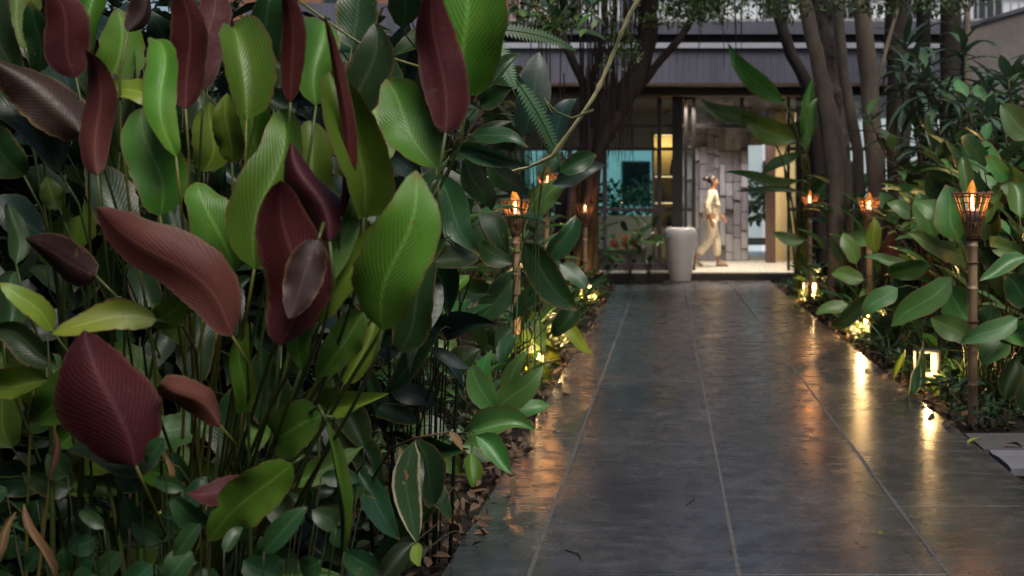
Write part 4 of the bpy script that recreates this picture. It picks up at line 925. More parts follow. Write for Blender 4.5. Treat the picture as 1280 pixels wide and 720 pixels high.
def frond_mesh(name, L, W, mat, n=22, droop=0.8, seed=0):
    mb = MB(); y = z = 0.0; pts = []
    for i in range(n + 1):
        a = -0.2 + droop * i / n
        if i: y += math.cos(a) * L / n; z -= math.sin(a) * L / n
        pts.append(Vector((0, y, z)))
    mb.tube(pts[::2], [0.004 * (1 - i / (len(pts[::2]))) + .001 for i in range(len(pts[::2]))], 4, 0, False)
    for i in range(2, n):
        t = i / n; w = W * 0.5 * (math.sin(math.pi * t ** 0.7) ** 0.7 + .05); hw = L / n * 0.46; p = pts[i]; dn = (pts[i] - pts[i-1]).normalized()
        for s in (-1, 1):
            q = len(mb.v); e = p + Vector((s * w, 0, 0)) + dn * w * 0.35 - Vector((0, 0, .12 * w)); m = p.lerp(e, 0.5)
            mb.v += [tuple(p - dn * hw), tuple(p + dn * hw), tuple(m + dn * hw * .95), tuple(m - dn * hw * .95), tuple(e)]
            f1 = [q, q+1, q+2, q+3]; f2 = [q+3, q+2, q+4]
            if s > 0: f1, f2 = f1[::-1], f2[::-1]
            mb.face(f1, 0, [(.5, .3)] * 4); mb.face(f2, 0, [(.5, .5)] * 3)
    return mb.mesh(name, mat)
def proto_fern(seed, n=9, L=0.6, W=0.16):
    rg = random.Random(seed); t = empty('fern'); ms = [frond_mesh('frond', L, W, M['fern'], 18, rg.uniform(.7, 1.5), i) for i in range(3)]
    for k in range(n):
        o = link('frond', ms[k % 3], t); az = k * 2.4; el_ = rg.uniform(.5, 1.1)
        dr = Vector((math.cos(az) * math.cos(el_), math.sin(az) * math.cos(el_), math.sin(el_)))
        o.matrix_local = Matrix.Translation((0, 0, .02)) @ orient(dr, (-dr.x * dr.z, -dr.y * dr.z, 1)) @ Matrix.Scale(rg.uniform(.7, 1.1), 4)
    return t
used = set()
def place(proto, x, y, rot, sc, label, cat, group, z=-0.02, tilt=(0, 0)):
    if proto.name not in used: used.add(proto.name); o = proto
    else: o = copy_tree(proto)
    o.location = (x, y, z); o.rotation_euler = (tilt[0], tilt[1], rot); o.scale = (sc, sc, sc)
    tag(o, label, cat, group); return o
PAD = [proto_leaves('broad_leaved_plant', 17, .35, 1.1, .42, .14, 'paddle', ('bed', 'sage', 'bed', 'sage', 'deep'), 40 + i, .42, .75, .8) for i in range(3)]
PAL = [proto_leaves('broad_leaved_plant', 15, .3, 1.0, .36, .14, 'paddle', ('deep', 'gloss', 'bed'), 50 + i, .40, .6, .8) for i in range(3)]
LAN = [proto_leaves('lance_leaved_plant', 16, .12, .34, .28, .075, 'lance', ('bed', 'deep', 'gloss'), 60 + i, .18, .7, .9, pr=.004) for i in range(3)]
LOW = [proto_leaves('ground_plant', 14, .05, .17, .13, .055, 'ovate', ('shrub', 'deep', 'gloss'), 70 + i, .13, .5, .6, pr=.0025, nv=5) for i in range(3)]
DRA = [proto_shrub('dracaena', 80 + i, 5, 1.9, .46, .078, ('strap', 'strap', 'shrub'), 20, 'strap', True, 'stemb', 1.1, .5) for i in range(2)]
SHR = [proto_shrub('leafy_shrub', 90 + i, 8, 1.5, .19, .075, ('shrub', 'shrub', 'sage'), 11, 'lance', True, 'stemb', .5, .55) for i in range(2)]
DSH = [proto_shrub('leafy_shrub', 95 + i, 8, 1.7, .22, .085, ('deep', 'gloss', 'blue'), 11, 'lance', False, 'stemb', .6, .6) for i in range(2)]
FER = [proto_fern(100 + i) for i in range(2)]
GRB = [proto_leaves('sedge_tuft', 22, .03, .12, .26, .03, 'strap', ('lime', 'bright', 'bed'), 115 + i, .08, .8, 1.4, pr=.002, nv=5) for i in range(2)]
GRA = [proto_leaves('sedge_tuft', 20, .02, .05, .34, .02, 'strap', ('deep', 'shrub'), 105 + i, .05, .9, 1.5, pr=.002, nv=5) for i in range(2)]

rp = random.Random(77)
def pl(lst): return lst[rp.randrange(len(lst))]
LM = [(-1.17, 11.3, 'the torch above the spotted plant'), (-1.34, 15.4, 'the tallest torch'), (-1.2, 18.4, 'the fig tree'), (-1.9, 4.6, 'the maroon-backed clump'), (-1.1, 7.2, 'the lance-leaved bush over the path'), (-3.2, 6.2, 'the shade tree'), (-1.0, 21.5, 'the pavilion glazing'),
      (1.83, 8.5, 'the pale-poled torch'), (1.98, 13.9, 'the dark-poled torch'), (1.8, 18.0, 'the banana plant'), (4.4, 16.0, 'the stair wall'), (1.9, 10.4, 'the bright L-lit lantern'), (2.6, 16.2, 'the slanting trunks'), (2.2, 22, 'the doorway step'), (3.6, 8.5, 'the side slabs')]
def near(x, y): return min(LM, key=lambda q: ((q[0]-x)*1.5)**2 + (q[1]-y)**2 + (0 if (q[0] < .5) == (x < .5) else 99))[2]
def row(lst, coords, label, cat, group, s0, s1):
    for x, y in coords: place(pl(lst), x, y, rp.uniform(0, 6.28), rp.uniform(s0, s1), label if 'beside the pot' in label else label + ' near ' + near(x, y), cat, group + ' near ' + near(x, y))
# bed across the path (lantern side)
row(PAD, [(2.75, 9.6), (3.3, 8.9), (3.55, 9.9), (2.5, 10.9), (3.2, 11.0), (2.6, 12.0), (3.0, 12.3), (3.7, 11.6), (2.75, 13.4), (3.2, 13.9), (2.3, 15.2), (3.0, 15.6), (2.25, 16.8), (3.1, 17.0), (4.0, 13.0), (4.1, 10.8), (4.4, 9.4), (2.8, 14.2), (2.65, 10.1), (2.9, 9.0), (3.9, 10.2), (2.95, 10.6), (3.5, 10.6), (2.75, 11.6), (3.4, 11.8), (2.1, 16.2), (3.9, 9.3), (3.0, 9.5)],
    'green broad-leaved plant on tall stalks', 'plant', 'broad-leaved plants across from the pot', 1.1, 1.5)
row(DRA, [(3.05, 14.4), (3.7, 14.2), (3.45, 15.4), (4.3, 15.0), (3.0, 16.2), (4.2, 13.2), (4.8, 14.2), (3.7, 16.8), (4.6, 16.4)], 'dracaena with strappy drooping rosettes', 'plant', 'dracaenas', 1.35, 1.7)
row(SHR, [(2.6, 13.1), (3.2, 12.6), (2.9, 13.6), (3.7, 12.2), (4.2, 11.6), (2.75, 14.8), (3.5, 13.2), (4.0, 12.4), (3.1, 11.9)], 'leafy grey-green shrub with whorled leaves', 'shrub', 'whorled shrubs', 1.3, 1.65)
row(LAN, [(2.1, 10.9), (2.15, 11.6), (2.0, 12.4), (2.1, 13.2), (2.0, 14.3), (2.05, 15.0), (2.0, 15.9), (2.05, 16.6), (2.0, 17.4), (2.1, 18.1), (2.0, 19.3), (2.15, 20.0), (2.1, 20.8), (2.1, 21.6), (2.4, 9.7), (2.45, 17.8), (2.5, 18.9), (2.6, 19.8), (2.2, 22.3)],
    'small lance-leaved plant near the path edge', 'plant', 'lance-leaved plants across from the pot', .8, 1.3)
row(GRA, [(1.95, 12.9), (1.85, 13.4), (1.95, 14.1), (1.84, 14.6), (1.9, 15.5), (1.85, 11.9), (1.95, 11.3), (1.85, 18.2), (1.85, 19.5)], 'tuft of dark strappy sedge by the lanterns', 'plant', 'dark sedge tufts across from the pot', .7, 1.2)
row(LOW, [(1.86, 9.3), (1.95, 9.6), (2.0, 10.0), (2.1, 10.4), (1.84, 10.7), (1.9, 11.1), (1.83, 11.5), (1.85, 12.2), (1.85, 15.1), (1.82, 16.2), (1.84, 17.0), (1.83, 17.7), (2.3, 9.2), (2.5, 8.8), (2.2, 8.75), (2.75, 8.6), (1.86, 20.3), (1.86, 21.3)], 'tiny ground plant among leaf litter', 'plant', 'ground plants across from the pot', .7, 1.2)
row(PAD, [(2.9, 20.2), (3.4, 19.2), (2.7, 21.6), (3.6, 21.4)], 'shaded green broad-leaved plant', 'plant', 'broad-leaved plants under the slanting trunks', 1.0, 1.3)
row(GRB, [(1.98, 13.55), (2.05, 13.9), (1.9, 14.15), (2.15, 13.6), (1.82, 13.35), (2.05, 14.3), (2.0, 18.5), (1.95, 18.95), (2.1, 18.8), (1.8, 18.4), (2.15, 10.5), (2.0, 10.55), (2.1, 10.0)], 'tuft of yellow-green strappy sedge glowing in lantern light', 'plant', 'lit sedge tufts across from the pot', .7, 1.15)
row(GRB, [(-1.12, 10.75), (-1.15, 11.1), (-1.05, 11.25), (-1.2, 10.9), (-1.1, 13.1), (-1.15, 13.5), (-1.05, 13.6), (-1.12, 18.0), (-1.15, 18.4), (-1.05, 18.5), (-1.25, 18.2), (-1.0, 10.65), (-.98, 13.0), (-.98, 17.9)], 'tuft of yellow-green strappy sedge lit from within', 'plant', 'lit sedge tufts on the pot side', .6, 1.0)
# bed on the pot side
row(PAL, [(-1.6, 6.2), (-2.1, 5.6), (-2.6, 6.4), (-1.5, 7.8), (-2.2, 7.6), (-2.9, 7.4), (-1.45, 8.9), (-2.0, 9.4), (-2.7, 9.0), (-1.75, 10.6), (-2.4, 10.8), (-1.6, 12.2), (-2.2, 12.6), (-1.5, 13.8), (-2.1, 14.6), (-1.55, 15.8), (-2.2, 16.6), (-1.6, 19.6), (-2.3, 20.0), (-3.2, 5.2), (-3.5, 6.3), (-1.35, 20.9), (-3.4, 8.4), (-3.2, 11.6)],
    'dark broad-leaved plant on tall stalks', 'plant', 'broad-leaved plants on the pot side', .9, 1.3)
row(PAL, [(-0.62, 22.85), (-0.95, 22.6), (-0.3, 23.0), (-1.3, 22.4)], 'dark broad-leaved plant growing against the glazing beside the pot', 'plant', 'broad-leaved plants beside the pot', .7, 1.0)
row(DSH, [(-2.3, 6.6), (-3.1, 6.0), (-2.7, 5.0), (-3.3, 4.6), (-2.0, 8.4), (-2.8, 8.2), (-1.9, 11.4), (-2.8, 10.2), (-2.0, 13.4), (-2.9, 13.0), (-2.6, 15.4), (-3.6, 9.6), (-3.9, 5.2), (-3.9, 7.4), (-2.4, 18.4)],
    'tall dark shrub with glossy leaves behind the torches', 'shrub', 'shrubs on the pot side', 1.15, 1.75)
row(LAN, [(-1.15, 8.2), (-1.1, 9.1), (-1.2, 9.9), (-1.15, 11.7), (-1.2, 12.5), (-1.1, 14.1), (-1.15, 15.0), (-1.15, 16.0), (-1.1, 16.9), (-1.2, 17.5), (-1.15, 19.1), (-1.1, 20.1), (-1.15, 21.2), (-1.1, 22.2), (-1.35, 6.3), (-1.5, 5.6)],
    'small lance-leaved plant near the path edge', 'plant', 'lance-leaved plants on the pot side', .8, 1.25)
row(LOW, [(-1.0, 8.0), (-0.97, 8.9), (-0.96, 9.8), (-0.95, 10.6), (-0.95, 11.6), (-0.95, 12.4), (-0.94, 14.0), (-0.94, 15.3), (-0.95, 16.4), (-1.25, 7.4), (-1.2, 6.7), (-1.3, 6.0), (-1.4, 5.3), (-1.5, 4.9), (-0.93, 17.3), (-0.93, 19.3)], 'tiny ground plant at the litter edge', 'plant', 'ground plants on the pot side', .6, 1.1)
row(FER, [(-1.55, 6.9), (-1.9, 7.0), (-1.7, 9.9), (-2.2, 5.0), (-1.3, 13.0), (-1.9, 4.6)], 'low green fern with arching fronds', 'fern', 'ferns on the pot side', .8, 1.3)
# hanging fern by the torches
t = empty('hanging_fern', tuple(P(640, 60, 7.2))); tag(t, 'fern with long arching fronds hanging above the tallest torch', 'fern')
for (bx, by, ex, ey, w, d0, d1) in ((645, 100, 710, 205, 20, 7.0, 7.1), (612, 36, 726, 52, 20, 7.4, 7.6), (600, 30, 645, 100, 26, 7.4, 7.2), (690, 190, 676, 225, 24, 7.1, 7.1)):
    a, b = P(bx, by, d0), P(ex, ey, d1); me = frond_mesh('frond', (b-a).length * 1.05, w * 7.2 / F * 1.3, M['fern'], 26, 0.7, 1)
    o = link('frond', me, t); o.matrix_local = Matrix.Translation(a - Vector(t.location)) @ orient(b - a, (0.25, -0.9, 0.5))

# bare vine arching across
t = empty('bare_vine', tuple(P(655, 211, 5.6))); tag(t, 'bare knobbly yellow-brown vine stem slanting up past the torches', 'branch')
loc = Vector(t.location)
vp = [(560, 236, 5.9), (625, 219, 5.7), (660, 209, 5.6), (690, 196, 5.5), (712, 165, 5.45), (742, 122, 5.4), (752, 100, 5.38), (766, 68, 5.35), (776, 42, 5.3), (786, 20, 5.28), (800, -4, 5.25), (815, -50, 5.2)]
pts = [P(*q) - loc for q in vp]
fp = []
for i in range(len(pts) - 1):
    for k in range(3): fp.append(pts[i].lerp(pts[i+1], k / 3) + Vector((rnd.uniform(-.003, .003),) * 3))
fp.append(pts[-1])
MB().tube(fp, [0.007 + rnd.uniform(-.0012, .002) + (.003 if i % 7 == 3 else 0) for i in range(len(fp))], 8, wob=.1).build('stem', M['twig'], t)
for q in (((742, 137, 5.4), (715, 148, 5.4), (695, 140, 5.38), (681, 124, 5.36)), ((683, 130, 5.36), (690, 143, 5.37), (680, 122, 5.36))):
    MB().tube([P(*w) - loc for w in q], [.005, .005, .004, .002][:len(q)], 6).build('shoot', M['stem'], t)
t = empty('bare_vine', tuple(P(430, 40, 3.9))); tag(t, 'thin yellow-green vine stem crossing between the maroon leaves', 'branch'); loc = Vector(t.location)
MB().tube([P(*q) - loc for q in ((345, -20, 3.9), (400, 20, 3.9), (437, 46, 3.9), (470, 66, 3.9), (500, 76, 3.9), (526, 84, 3.9), (560, 95, 4.0))], [.004]*7, 6).build('stem', M['stemy'], t)

# ------------------------------------------------------------------ scattered foliage (uncountable masses) and trees
def leaf_cloud(name, cen, rng, L, W, mat, parent=None, outw=None, dn=0.2, kind=True, loc=(0, 0, 0), wide=False):
    """cen: (n,3) array; each leaf is a small folded four-triangle blade"""
    n = len(cen); d = rng.normal(size=(n, 3)); d[:, 2] -= dn
    if outw is not None: d += outw
    d /= np.linalg.norm(d, axis=1)[:, None]
    h = rng.normal(size=(n, 3)) * 0.7 + np.array([0, -0.15, 1.0]); x = np.cross(d, h); x /= np.linalg.norm(x, axis=1)[:, None] + 1e-9; z = np.cross(x, d)
    l = (L * rng.uniform(.6, 1.25, n))[:, None]; w = (W * rng.uniform(.7, 1.2, n))[:, None] * .5
    c = cen - np.array(loc)
    V = np.stack([c, c + d*l*.32 - x*w + z*w*.35, c + d*l*.32 + x*w + z*w*.35, c + d*l*.72 - x*w*.75 + z*w*.2 - z*l*.06, c + d*l*.72 + x*w*.75 + z*w*.2 - z*l*.06, c + d*l - z*l*.16, c + d*l*.32, c + d*l*.72 - z*l*.06], 1).reshape(-1, 3)
    tri = np.array([[0, 2, 6], [0, 6, 1], [6, 2, 4], [6, 4, 7], [1, 6, 7], [1, 7, 3], [7, 4, 5], [3, 7, 5]])
    Fc = (np.arange(n)[:, None, None] * 8 + tri[None]).reshape(-1, 3)
    uvp = np.array([[.5, 0], [0, .32], [1, .32], [0, .72], [1, .72], [.5, 1], [.5, .32], [.5, .72]])
    me = bpy.data.meshes.new(name)
    me.vertices.add(len(V)); me.vertices.foreach_set('co', V.astype(np.float32).ravel())
    me.loops.add(Fc.size); me.loops.foreach_set('vertex_index', Fc.astype(np.int32).ravel())
    me.polygons.add(len(Fc)); me.polygons.foreach_set('loop_start', np.arange(0, Fc.size, 3, dtype=np.int32)); me.polygons.foreach_set('loop_total', np.full(len(Fc), 3, dtype=np.int32))
    me.polygons.foreach_set('use_smooth', np.ones(len(Fc), dtype=bool))
    ul = me.uv_layers.new(name='UVMap'); ul.data.foreach_set('uv', np.tile(uvp[tri].reshape(-1, 2), (n, 1)).astype(np.float32).ravel())
    me.materials.append(mat); me.update(calc_edges=True); me.validate()
    o = link(name, me, parent, None if parent else Vector(loc))
    if kind: o['kind'] = 'stuff'
    return o
G = np.random.default_rng(5)
def blob(n, c, r, clumps=10, rng=G):
    """points in uneven clumps inside an ellipsoid"""
    cc = rng.normal(size=(clumps, 3)); cc /= np.linalg.norm(cc, axis=1)[:, None]; cc *= rng.uniform(.25, 1, clumps)[:, None] ** .5
    k = rng.integers(0, clumps, n); p = rng.normal(size=(n, 3)); p /= np.linalg.norm(p, axis=1)[:, None]; p *= rng.uniform(.3, 1, n)[:, None] ** .4 * .42
    return (cc[k] * .75 + p) * np.array(r) + np.array(c)
def boxpts(n, a, b, rng=G): return rng.uniform(size=(n, 3)) * (np.array(b) - np.array(a)) + np.array(a)

# dense planting behind everything, beds either side
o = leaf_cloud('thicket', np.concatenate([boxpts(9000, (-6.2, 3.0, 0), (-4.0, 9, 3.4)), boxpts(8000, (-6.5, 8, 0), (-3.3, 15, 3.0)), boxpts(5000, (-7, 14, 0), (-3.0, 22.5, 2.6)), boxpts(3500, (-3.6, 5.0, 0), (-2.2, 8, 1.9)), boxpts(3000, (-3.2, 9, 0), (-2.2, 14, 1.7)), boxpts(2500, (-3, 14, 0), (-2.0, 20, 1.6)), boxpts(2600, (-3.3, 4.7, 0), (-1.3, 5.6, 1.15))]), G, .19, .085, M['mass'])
tag(o, 'dark mass of mixed leaves behind the bed on the pot side', 'foliage')
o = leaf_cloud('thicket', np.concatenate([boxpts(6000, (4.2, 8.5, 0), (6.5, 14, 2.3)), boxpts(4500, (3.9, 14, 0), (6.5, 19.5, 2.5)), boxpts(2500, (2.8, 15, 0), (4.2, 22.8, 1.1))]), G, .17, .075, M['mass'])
tag(o, 'dark mass of mixed leaves behind the broad-leaved plants across from the pot', 'foliage')
def edgepts(n, x0, x1, y0, y1):
    p = boxpts(n, (x0, y0, -.02), (x1, y1, .10)); return p
o = leaf_cloud('ground_cover', np.concatenate([edgepts(2600, 1.80, 2.6, 8.3, 15), edgepts(1500, 1.78, 2.4, 15, 23)]), G, .06, .03, M['cover'])
tag(o, 'low small-leaved ground cover beside the lanterns across from the pot', 'ground cover')
o = leaf_cloud('ground_cover', np.concatenate([edgepts(1800, -1.9, -1.05, 5, 12), edgepts(1600, -1.6, -.92, 12, 23)]), G, .06, .03, M['cover'])
tag(o, 'low small-leaved ground cover along the litter on the pot side', 'ground cover')
lp = [np.column_stack([-.8 + np.abs(G.normal(0, .05, 60)), G.uniform(4.5, 16, 60), G.uniform(.002, .006, 60)]), np.column_stack([1.68 - np.abs(G.normal(0, .05, 50)), G.uniform(8, 18, 50), G.uniform(.002, .006, 50)]), np.column_stack([G.uniform(-1.9, -.76, 900) , G.uniform(3.6, 9, 900), G.uniform(-.025, .02, 900)]), np.column_stack([G.uniform(-1.3, -.80, 500), G.uniform(9, 22, 500), G.uniform(-.025, .02, 500)]),
      np.column_stack([G.uniform(1.70, 3.2, 700), G.uniform(8.2, 12, 700), G.uniform(-.025, .02, 700)]), np.column_stack([G.uniform(1.70, 2.2, 500), G.uniform(12, 22, 500), G.uniform(-.025, .02, 500)])]
o = leaf_cloud('leaf_litter', np.concatenate(lp), G, .075, .034, M['litter'], dn=0.0); tag(o, 'dry brown leaf litter lying along both path edges', 'leaf litter')
# single fallen leaves
FL = [(1215, 527, 8.3, .12, 'dead', 'brown fallen leaf against the foot of the pale torch pole'), (1225, 522, 8.35, .14, 'dead', 'curled orange-brown fallen leaf touching the stone slab beside the pale pole'), (612, 592, 6.85, .1, 'litter', 'dry fallen leaf on the path edge under the lance-leaved plant'),
      (1102, 668, 5.66, .035, 'lime', 'tiny yellow leaf lying alone on the dark paving'), (953, 717, 5.08, .02, 'litter', 'speck of dry leaf on the middle slab'), (640, 562, 7.6, .09, 'dead', 'curled brown leaf at the litter edge by the lance-leaved plant'),
      (1225, 553, 7.78, .08, 'lime', 'yellow-green fallen leaf on the grey side slab'), (1255, 558, 7.66, .1, 'dead', 'dark brown fallen leaf on the grey side slab'), (780, 515, 8.9, .03, 'litter', 'small dry leaf on the slab between the joints'), (1120, 502, 9.3, .03, 'lime', 'small pale leaf on the paving near the bright lantern'), (975, 525, 8.6, .02, 'litter', 'bit of dry leaf near the joint in mid path')]
for k, (px, py, d, L, m, lb) in enumerate(FL):
    d = EYE * F / (py - VY); p = P(px, py, d)
    me = leaf_mesh('fallen_leaf', L, L * .45, 'ovate', M[m], 6, 1, .9, .5, .2, .6, k); o = link('fallen_leaf', me, None, (p.x, p.y, .012)); o.rotation_euler = (0.08, 0.1, rnd.uniform(0, 6.28)); tag(o, lb, 'leaf')
for k, (a, b, lb) in enumerate((((706, 688), (728, 702), 'short dark twig lying on the paving beside the long joint'), ((858, 632), (868, 620), 'thin curved twig on the middle paving slab'))):
    pa = P(*a, EYE * F / (a[1] - VY)); pb = P(*b, EYE * F / (b[1] - VY)); m = (pa + pb) / 2 + Vector((.01, .01, .004))
    o = MB().tube([pa - m, Vector((.006, .004, 0)), pb - m], [.0025, .003, .0015], 5).build('fallen_twig', M['barkd'], None, m + Vector((0, 0, .002))); tag(o, lb, 'twig')

def tree(name, label, segs, mat, crown=None, base=None, cmat='crown', group=None):
    """segs: list of (polyline of (px,py,d) , r0, r1); first polyline starts at the ground"""
    b = P(*segs[0][0][0]); b.z = -.03
    t = empty(name, tuple(b)); tag(t, label, 'tree', group)
    for i, (pl_, r0, r1) in enumerate(segs):
        pts = [P(*q) - b for q in pl_]
        if i == 0: pts[0] = Vector((0, 0, 0))
        fp = []
        for k in range(len(pts) - 1):
            for s in range(4): fp.append(pts[k].lerp(pts[k+1], s / 4) + Vector((rnd.uniform(-.12, .12) * r1, rnd.uniform(-.12, .12) * r1, 0)))
        fp.append(pts[-1]); n = len(fp)
        MB().tube(fp, [r0 + (r1 - r0) * k / (n - 1) for k in range(n)], 10, wob=.08, seed=i).build('trunk' if i == 0 else 'limb', M[mat], t)
    if crown is not None:
        o = leaf_cloud('crown', crown[0], G, crown[1], crown[2], M[cmat], t, dn=.3, loc=tuple(b))
    return t
# slanting pale trunks
tree('slender_tree', 'forked smooth brown tree slanting towards the pavilion beside the dark-poled torch', [([(1044, 395, 16.2), (1046, 225, 16.2), (1034, 130, 16.2), (1016, 50, 16.2), (1000, -20, 16.2), (980, -120, 16.2)], .095, .085), ([(1066, 395, 16.4), (1058, 225, 16.3), (1040, 140, 16.2), (1028, 100, 16.2)], .075, .065)], 'bark',
     (np.concatenate([blob(2600, (1.0, 16.5, 6.2), (2.6, 2.4, 1.1), 16)]), .13, .06))
tree('rough_barked_tree', 'dark tree with flaking mottled bark behind the forked trunk', [([(1058, 390, 17.4), (1046, 170, 17.4), (1034, 60, 17.4), (1026, -30, 17.4), (1020, -120, 17.4)], .17, .14)], 'barkr', (blob(2000, (1.9, 17.6, 6.6), (2.2, 2.4, 1.2), 12), .13, .06))
tree('slender_tree', 'thin brown trunk between the mottled tree and the straight grey trunk', [([(1080, 390, 16.8), (1072, 190, 16.8), (1054, 90, 16.8), (1046, -5, 16.8), (1042, -120, 16.8)], .07, .06)], 'bark')
tree('slender_tree', 'straight smooth grey-brown trunk nearest the whorled shrubs', [([(1102, 405, 15.6), (1095, 225, 15.6), (1086, 100, 15.6), (1076, 0, 15.6), (1070, -120, 15.6)], .11, .095), ([(1089, 130, 15.6), (1108, 60, 15.8), (1122, 10, 16)], .03, .02)], 'bark', (blob(2200, (2.9, 15.5, 6.0), (2.0, 2.2, 1.1), 12), .13, .06))
tree('dark_tree', 'blackish trunk with a bulge rising behind the whorled shrubs', [([(1128, 380, 19), (1122, 180, 19), (1124, 90, 19), (1121, 60, 19), (1122, -20, 19), (1125, -120, 19)], .17, .15)], 'barkd')
tree('dark_tree', 'black straight trunk in front of the fascia beside the wide black trunk', [([(1156, 365, 21), (1156, 180, 21), (1155, 60, 21), (1153, -30, 21), (1153, -100, 21)], .11, .10)], 'barkd')
tree('dark_tree', 'wide black trunk flaring low beside the stair wall', [([(1190, 372, 20), (1190, 180, 20), (1189, 60, 20), (1186, -20, 20), (1186, -100, 20)], .17, .135)], 'barkd', (blob(2500, (4.0, 20.3, 6.6), (3.0, 2.0, 1.4), 14), .13, .06))
tree('slender_tree', 'thin grey forked trunk at the end of the stair wall', [([(1210, 380, 18.4), (1208, 180, 18.4), (1208, 60, 18.4), (1209, 15, 18.4)], .055, .045), ([(1209, 15, 18.4), (1216, -5, 18.4), (1226, -30, 18.4)], .03, .025), ([(1209, 17, 18.4), (1200, -5, 18.4), (1192, -30, 18.4)], .03, .025)], 'bark')
tree('dark_tree', 'crooked dark trunk leaning before the pavilion doorway head', [([(1030, 360, 21.5), (1022, 200, 21.5), (1012, 112, 21.5), (990, 70, 21.5), (976, 30, 21.5), (966, -10, 21.5), (960, -80, 21.5)], .10, .085)], 'barkd')
# root-hung fig
fig = tree('fig_tree', 'dark fig tree hung with aerial roots beside the pavilion glazing', [([(716, 345, 18.6), (722, 250, 18.6), (738, 190, 18.5), (768, 140, 18.4), (794, 100, 18.4), (808, 50, 18.4), (812, -20, 18.4), (815, -100, 18.4)], .2, .11), ([(700, 345, 18.8), (708, 240, 18.7), (745, 160, 18.5), (790, 95, 18.4)], .14, .10),
      ([(800, 108, 18.4), (826, 75, 18.3), (850, 48, 18.2), (866, 22, 18.2), (880, -20, 18.2)], .055, .04), ([(733, 112, 18.9), (718, 80, 18.9), (704, 48, 18.9), (690, 0, 18.9)], .06, .05), ([(735, 330, 18.9), (734, 112, 18.9), (748, 78, 18.9), (756, 40, 18.9), (756, -20, 18.9)], .06, .045), ([(818, -40, 18.4), (800, -60, 17.0), (780, -90, 15.5)], .09, .06)], 'barkd',
      (np.concatenate([blob(3000, (-1.0, 18.3, 5.6), (3.2, 2.4, 1.3), 18), blob(700, (-1.2, 17.6, 4.05), (1.5, .9, .38), 9), blob(260, (.35, 18.0, 3.9), (.5, .5, .28), 5)]), .11, .05))
fl = Vector(fig.location)
for k in range(110):
    px = rnd.choice((rnd.uniform(722, 800), rnd.uniform(722, 800), rnd.uniform(640, 960))); d = rnd.uniform(17.8, 19); y0 = rnd.uniform(-40, 120) if px < 800 else -40; y1 = (rnd.uniform(200, 330) if px < 752 else rnd.uniform(150, 215)) if px < 790 else rnd.uniform(10, 105)
    a, b = P(px, y0, d), P(px + rnd.uniform(-10, 5), y1, d)
    MB().tube([a - fl, a.lerp(b, .5) - fl + Vector((rnd.uniform(-.04, .04), 0, 0)), b - fl], [rnd.uniform(.006, .012)] * 2 + [.003], 4, caps=False).build('aerial_root', M['root' if rnd.random() < .6 else 'barkd'], fig)
for q, r in ((((718, 205), (712, 270), (708, 345)), .05), (((765, 150), (742, 205), (726, 300), (716, 345)), .05), (((740, 160), (735, 200), (744, 262), (746, 345)), .03), (((700, 190), (716, 240), (722, 345)), .04), (((775, 140), (750, 190), (735, 345)), .04)):
    MB().tube([P(x_, y_, 18.2) - fl for x_, y_ in q], [r] * len(q), 7, wob=.1).build('aerial_root', M['root'], fig)
# shade tree over the near bed, its trunk just showing
tree('shade_tree', 'dark tree trunk behind the umber leaves of the near clump', [([(10, 470, 6.2), (10, 200, 6.2), (12, 0, 6.2), (20, -300, 6.2)], .13, .11)], 'barkd',
     (np.concatenate([blob(4500, (-3.2, 6.0, 4.6), (2.6, 4.2, 1.3), 20), blob(2500, (-3.6, 11.5, 4.4), (2.3, 4, 1.2), 14)]), .17, .075))
tree('shade_tree', 'unseen tree added to shade the near end of the path', [([(-400, 600, 2.0), (-400, 100, 2.0), (-420, -900, 2.0), (-430, -2500, 2.0)], .16, .12)], 'barkd',
     (np.concatenate([blob(2200, (-3.2, 1.2, 4.2), (2.0, 2.0, 1.0), 14), blob(3600, (-1.6, -3.0, 3.6), (3.0, 1.8, 2.0), 18)]), .22, .1))  # off-view tree, crowns added to cut flat light from behind the camera
o = leaf_cloud('thicket', np.concatenate([boxpts(5000, (-6, -4.5, 0), (6, -3.2, 3.2)), boxpts(2500, (3.6, -3, 0), (5.5, 7, 2.4)), boxpts(2500, (-6, -3.5, 0), (-3.0, 3, 2.6))]), G, .24, .11, M['mass'])  # foliage walls outside the view, added to reduce frontal light
tag(o, 'unseen dense planting added to block light at the near path end', 'foliage')
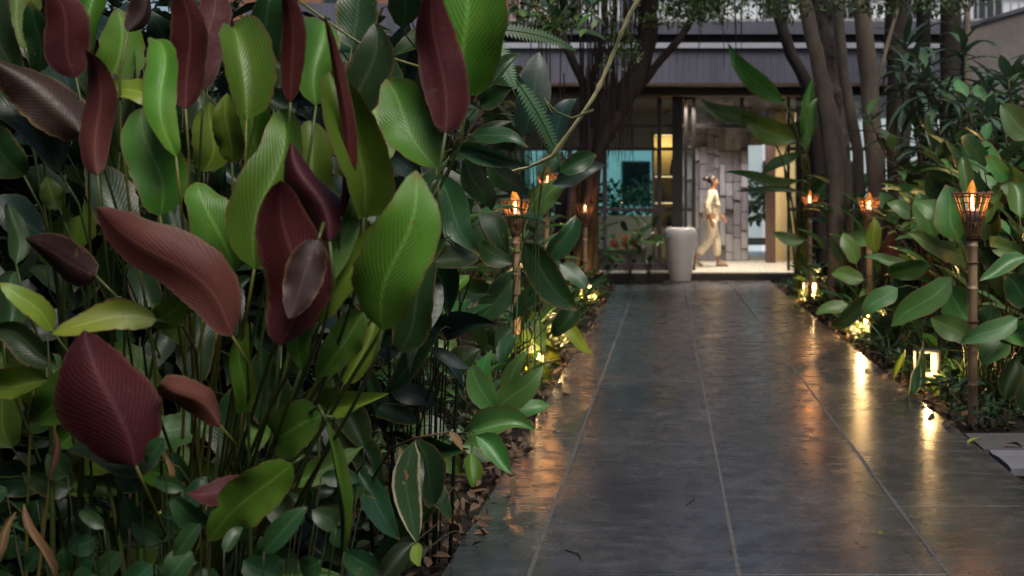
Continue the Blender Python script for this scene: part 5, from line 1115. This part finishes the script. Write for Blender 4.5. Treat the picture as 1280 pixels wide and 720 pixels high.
# drooping leafy branch at the top edge
t = empty('overhanging_branch', tuple(P(700, -60, 9.5))); tag(t, 'leafy branch drooping into view above the arching fern', 'branch'); loc = Vector(t.location)
ms = [leaf_mesh('leaf', 1.0, .42, 'lance', M[('crown', 'deep', 'bed')[i]], 5, 1, .5, .25, .05, 0, i) for i in range(3)]
for k in range(8):
    tp = P(rnd.uniform(615, 775), rnd.uniform(5, 52), rnd.uniform(9, 10)); st_ = P(rnd.uniform(640, 740), -70, 9.5); pts = bez(st_ - loc, st_.lerp(tp, .4) - loc + Vector((0, 0, .06)), st_.lerp(tp, .8) - loc + Vector((0, 0, .05)), tp - loc, 6)
    MB().tube(pts, [.007 - .0008 * i for i in range(7)], 5).build('twig', M['stemb'], t)
    for j in range(15):
        s = rnd.uniform(.35, 1); i = min(5, int(s * 6)); p = pts[i].lerp(pts[i+1], s * 6 - i); ll = rnd.uniform(.09, .16)
        dr = Vector((rnd.uniform(-1, 1), rnd.uniform(-1, 1), rnd.uniform(-.7, .3)))
        o = link('leaf', ms[rnd.randrange(3)], t); o.matrix_local = Matrix.Translation(p) @ orient(dr, (rnd.uniform(-.4, .4), -.6, 1)) @ Matrix.Scale(ll, 4)
for (cx, cy, d, w, h, n, lab) in ((700, 15, 13.0, 75, 30, 500, 'spray of small dark leaves hanging before the boarded fascia'), (860, 12, 15.5, 90, 26, 520, 'spray of fine leaves hanging before the roof slab'), (960, 8, 14.5, 60, 18, 260, 'thin leafy spray hanging above the banana plant'), (1120, 2, 15.0, 120, 22, 600, 'spray of leaves hanging above the dracaenas'), (775, 60, 17.0, 40, 40, 260, 'leafy shoots growing from the fig trunk')):
    c = P(cx, cy, d); k = d / F; t = empty('leafy_spray', tuple(P(cx, cy - h * 3, d))); tag(t, lab, 'branch')
    p = blob(n, (c.x, c.y, c.z), (w * k, .5, h * k), 14)
    leaf_cloud('foliage', p, G, .075, .034, M['crown'], t, dn=.5, loc=tuple(t.location))
    for q in range(7):
        e = Vector(p[rnd.randrange(n)]) - Vector(t.location); MB().tube([Vector((rnd.uniform(-.2, .2), 0, 0)), e * .5 + Vector((0, 0, .05)), e], [.008, .006, .003], 5).build('twig', M['barkd'], t)
# garden behind the pavilion, seen through it
o = leaf_cloud('garden_hedge', np.concatenate([boxpts(2500, (-5, 33, 0), (0.6, 34.5, 1.75)), boxpts(600, (1.9, 33, .8), (3.4, 34.5, 1.9))]), G, .2, .1, M['crown']); tag(o, 'green hedge in the rear garden seen through the pavilion glass', 'hedge')
terr = MB().box((-20, 30.6, -.04), (20, 40, .06)).build('rear_terrace', M['render']); tag(terr, kind='structure')
for p in PAD + PAL + LAN + LOW + DRA + SHR + DSH + FER + GRA + GRB:
    if p.name not in used:
        for c in list(p.children): bpy.data.objects.remove(c)
        bpy.data.objects.remove(p)
bpy.context.view_layer.update()
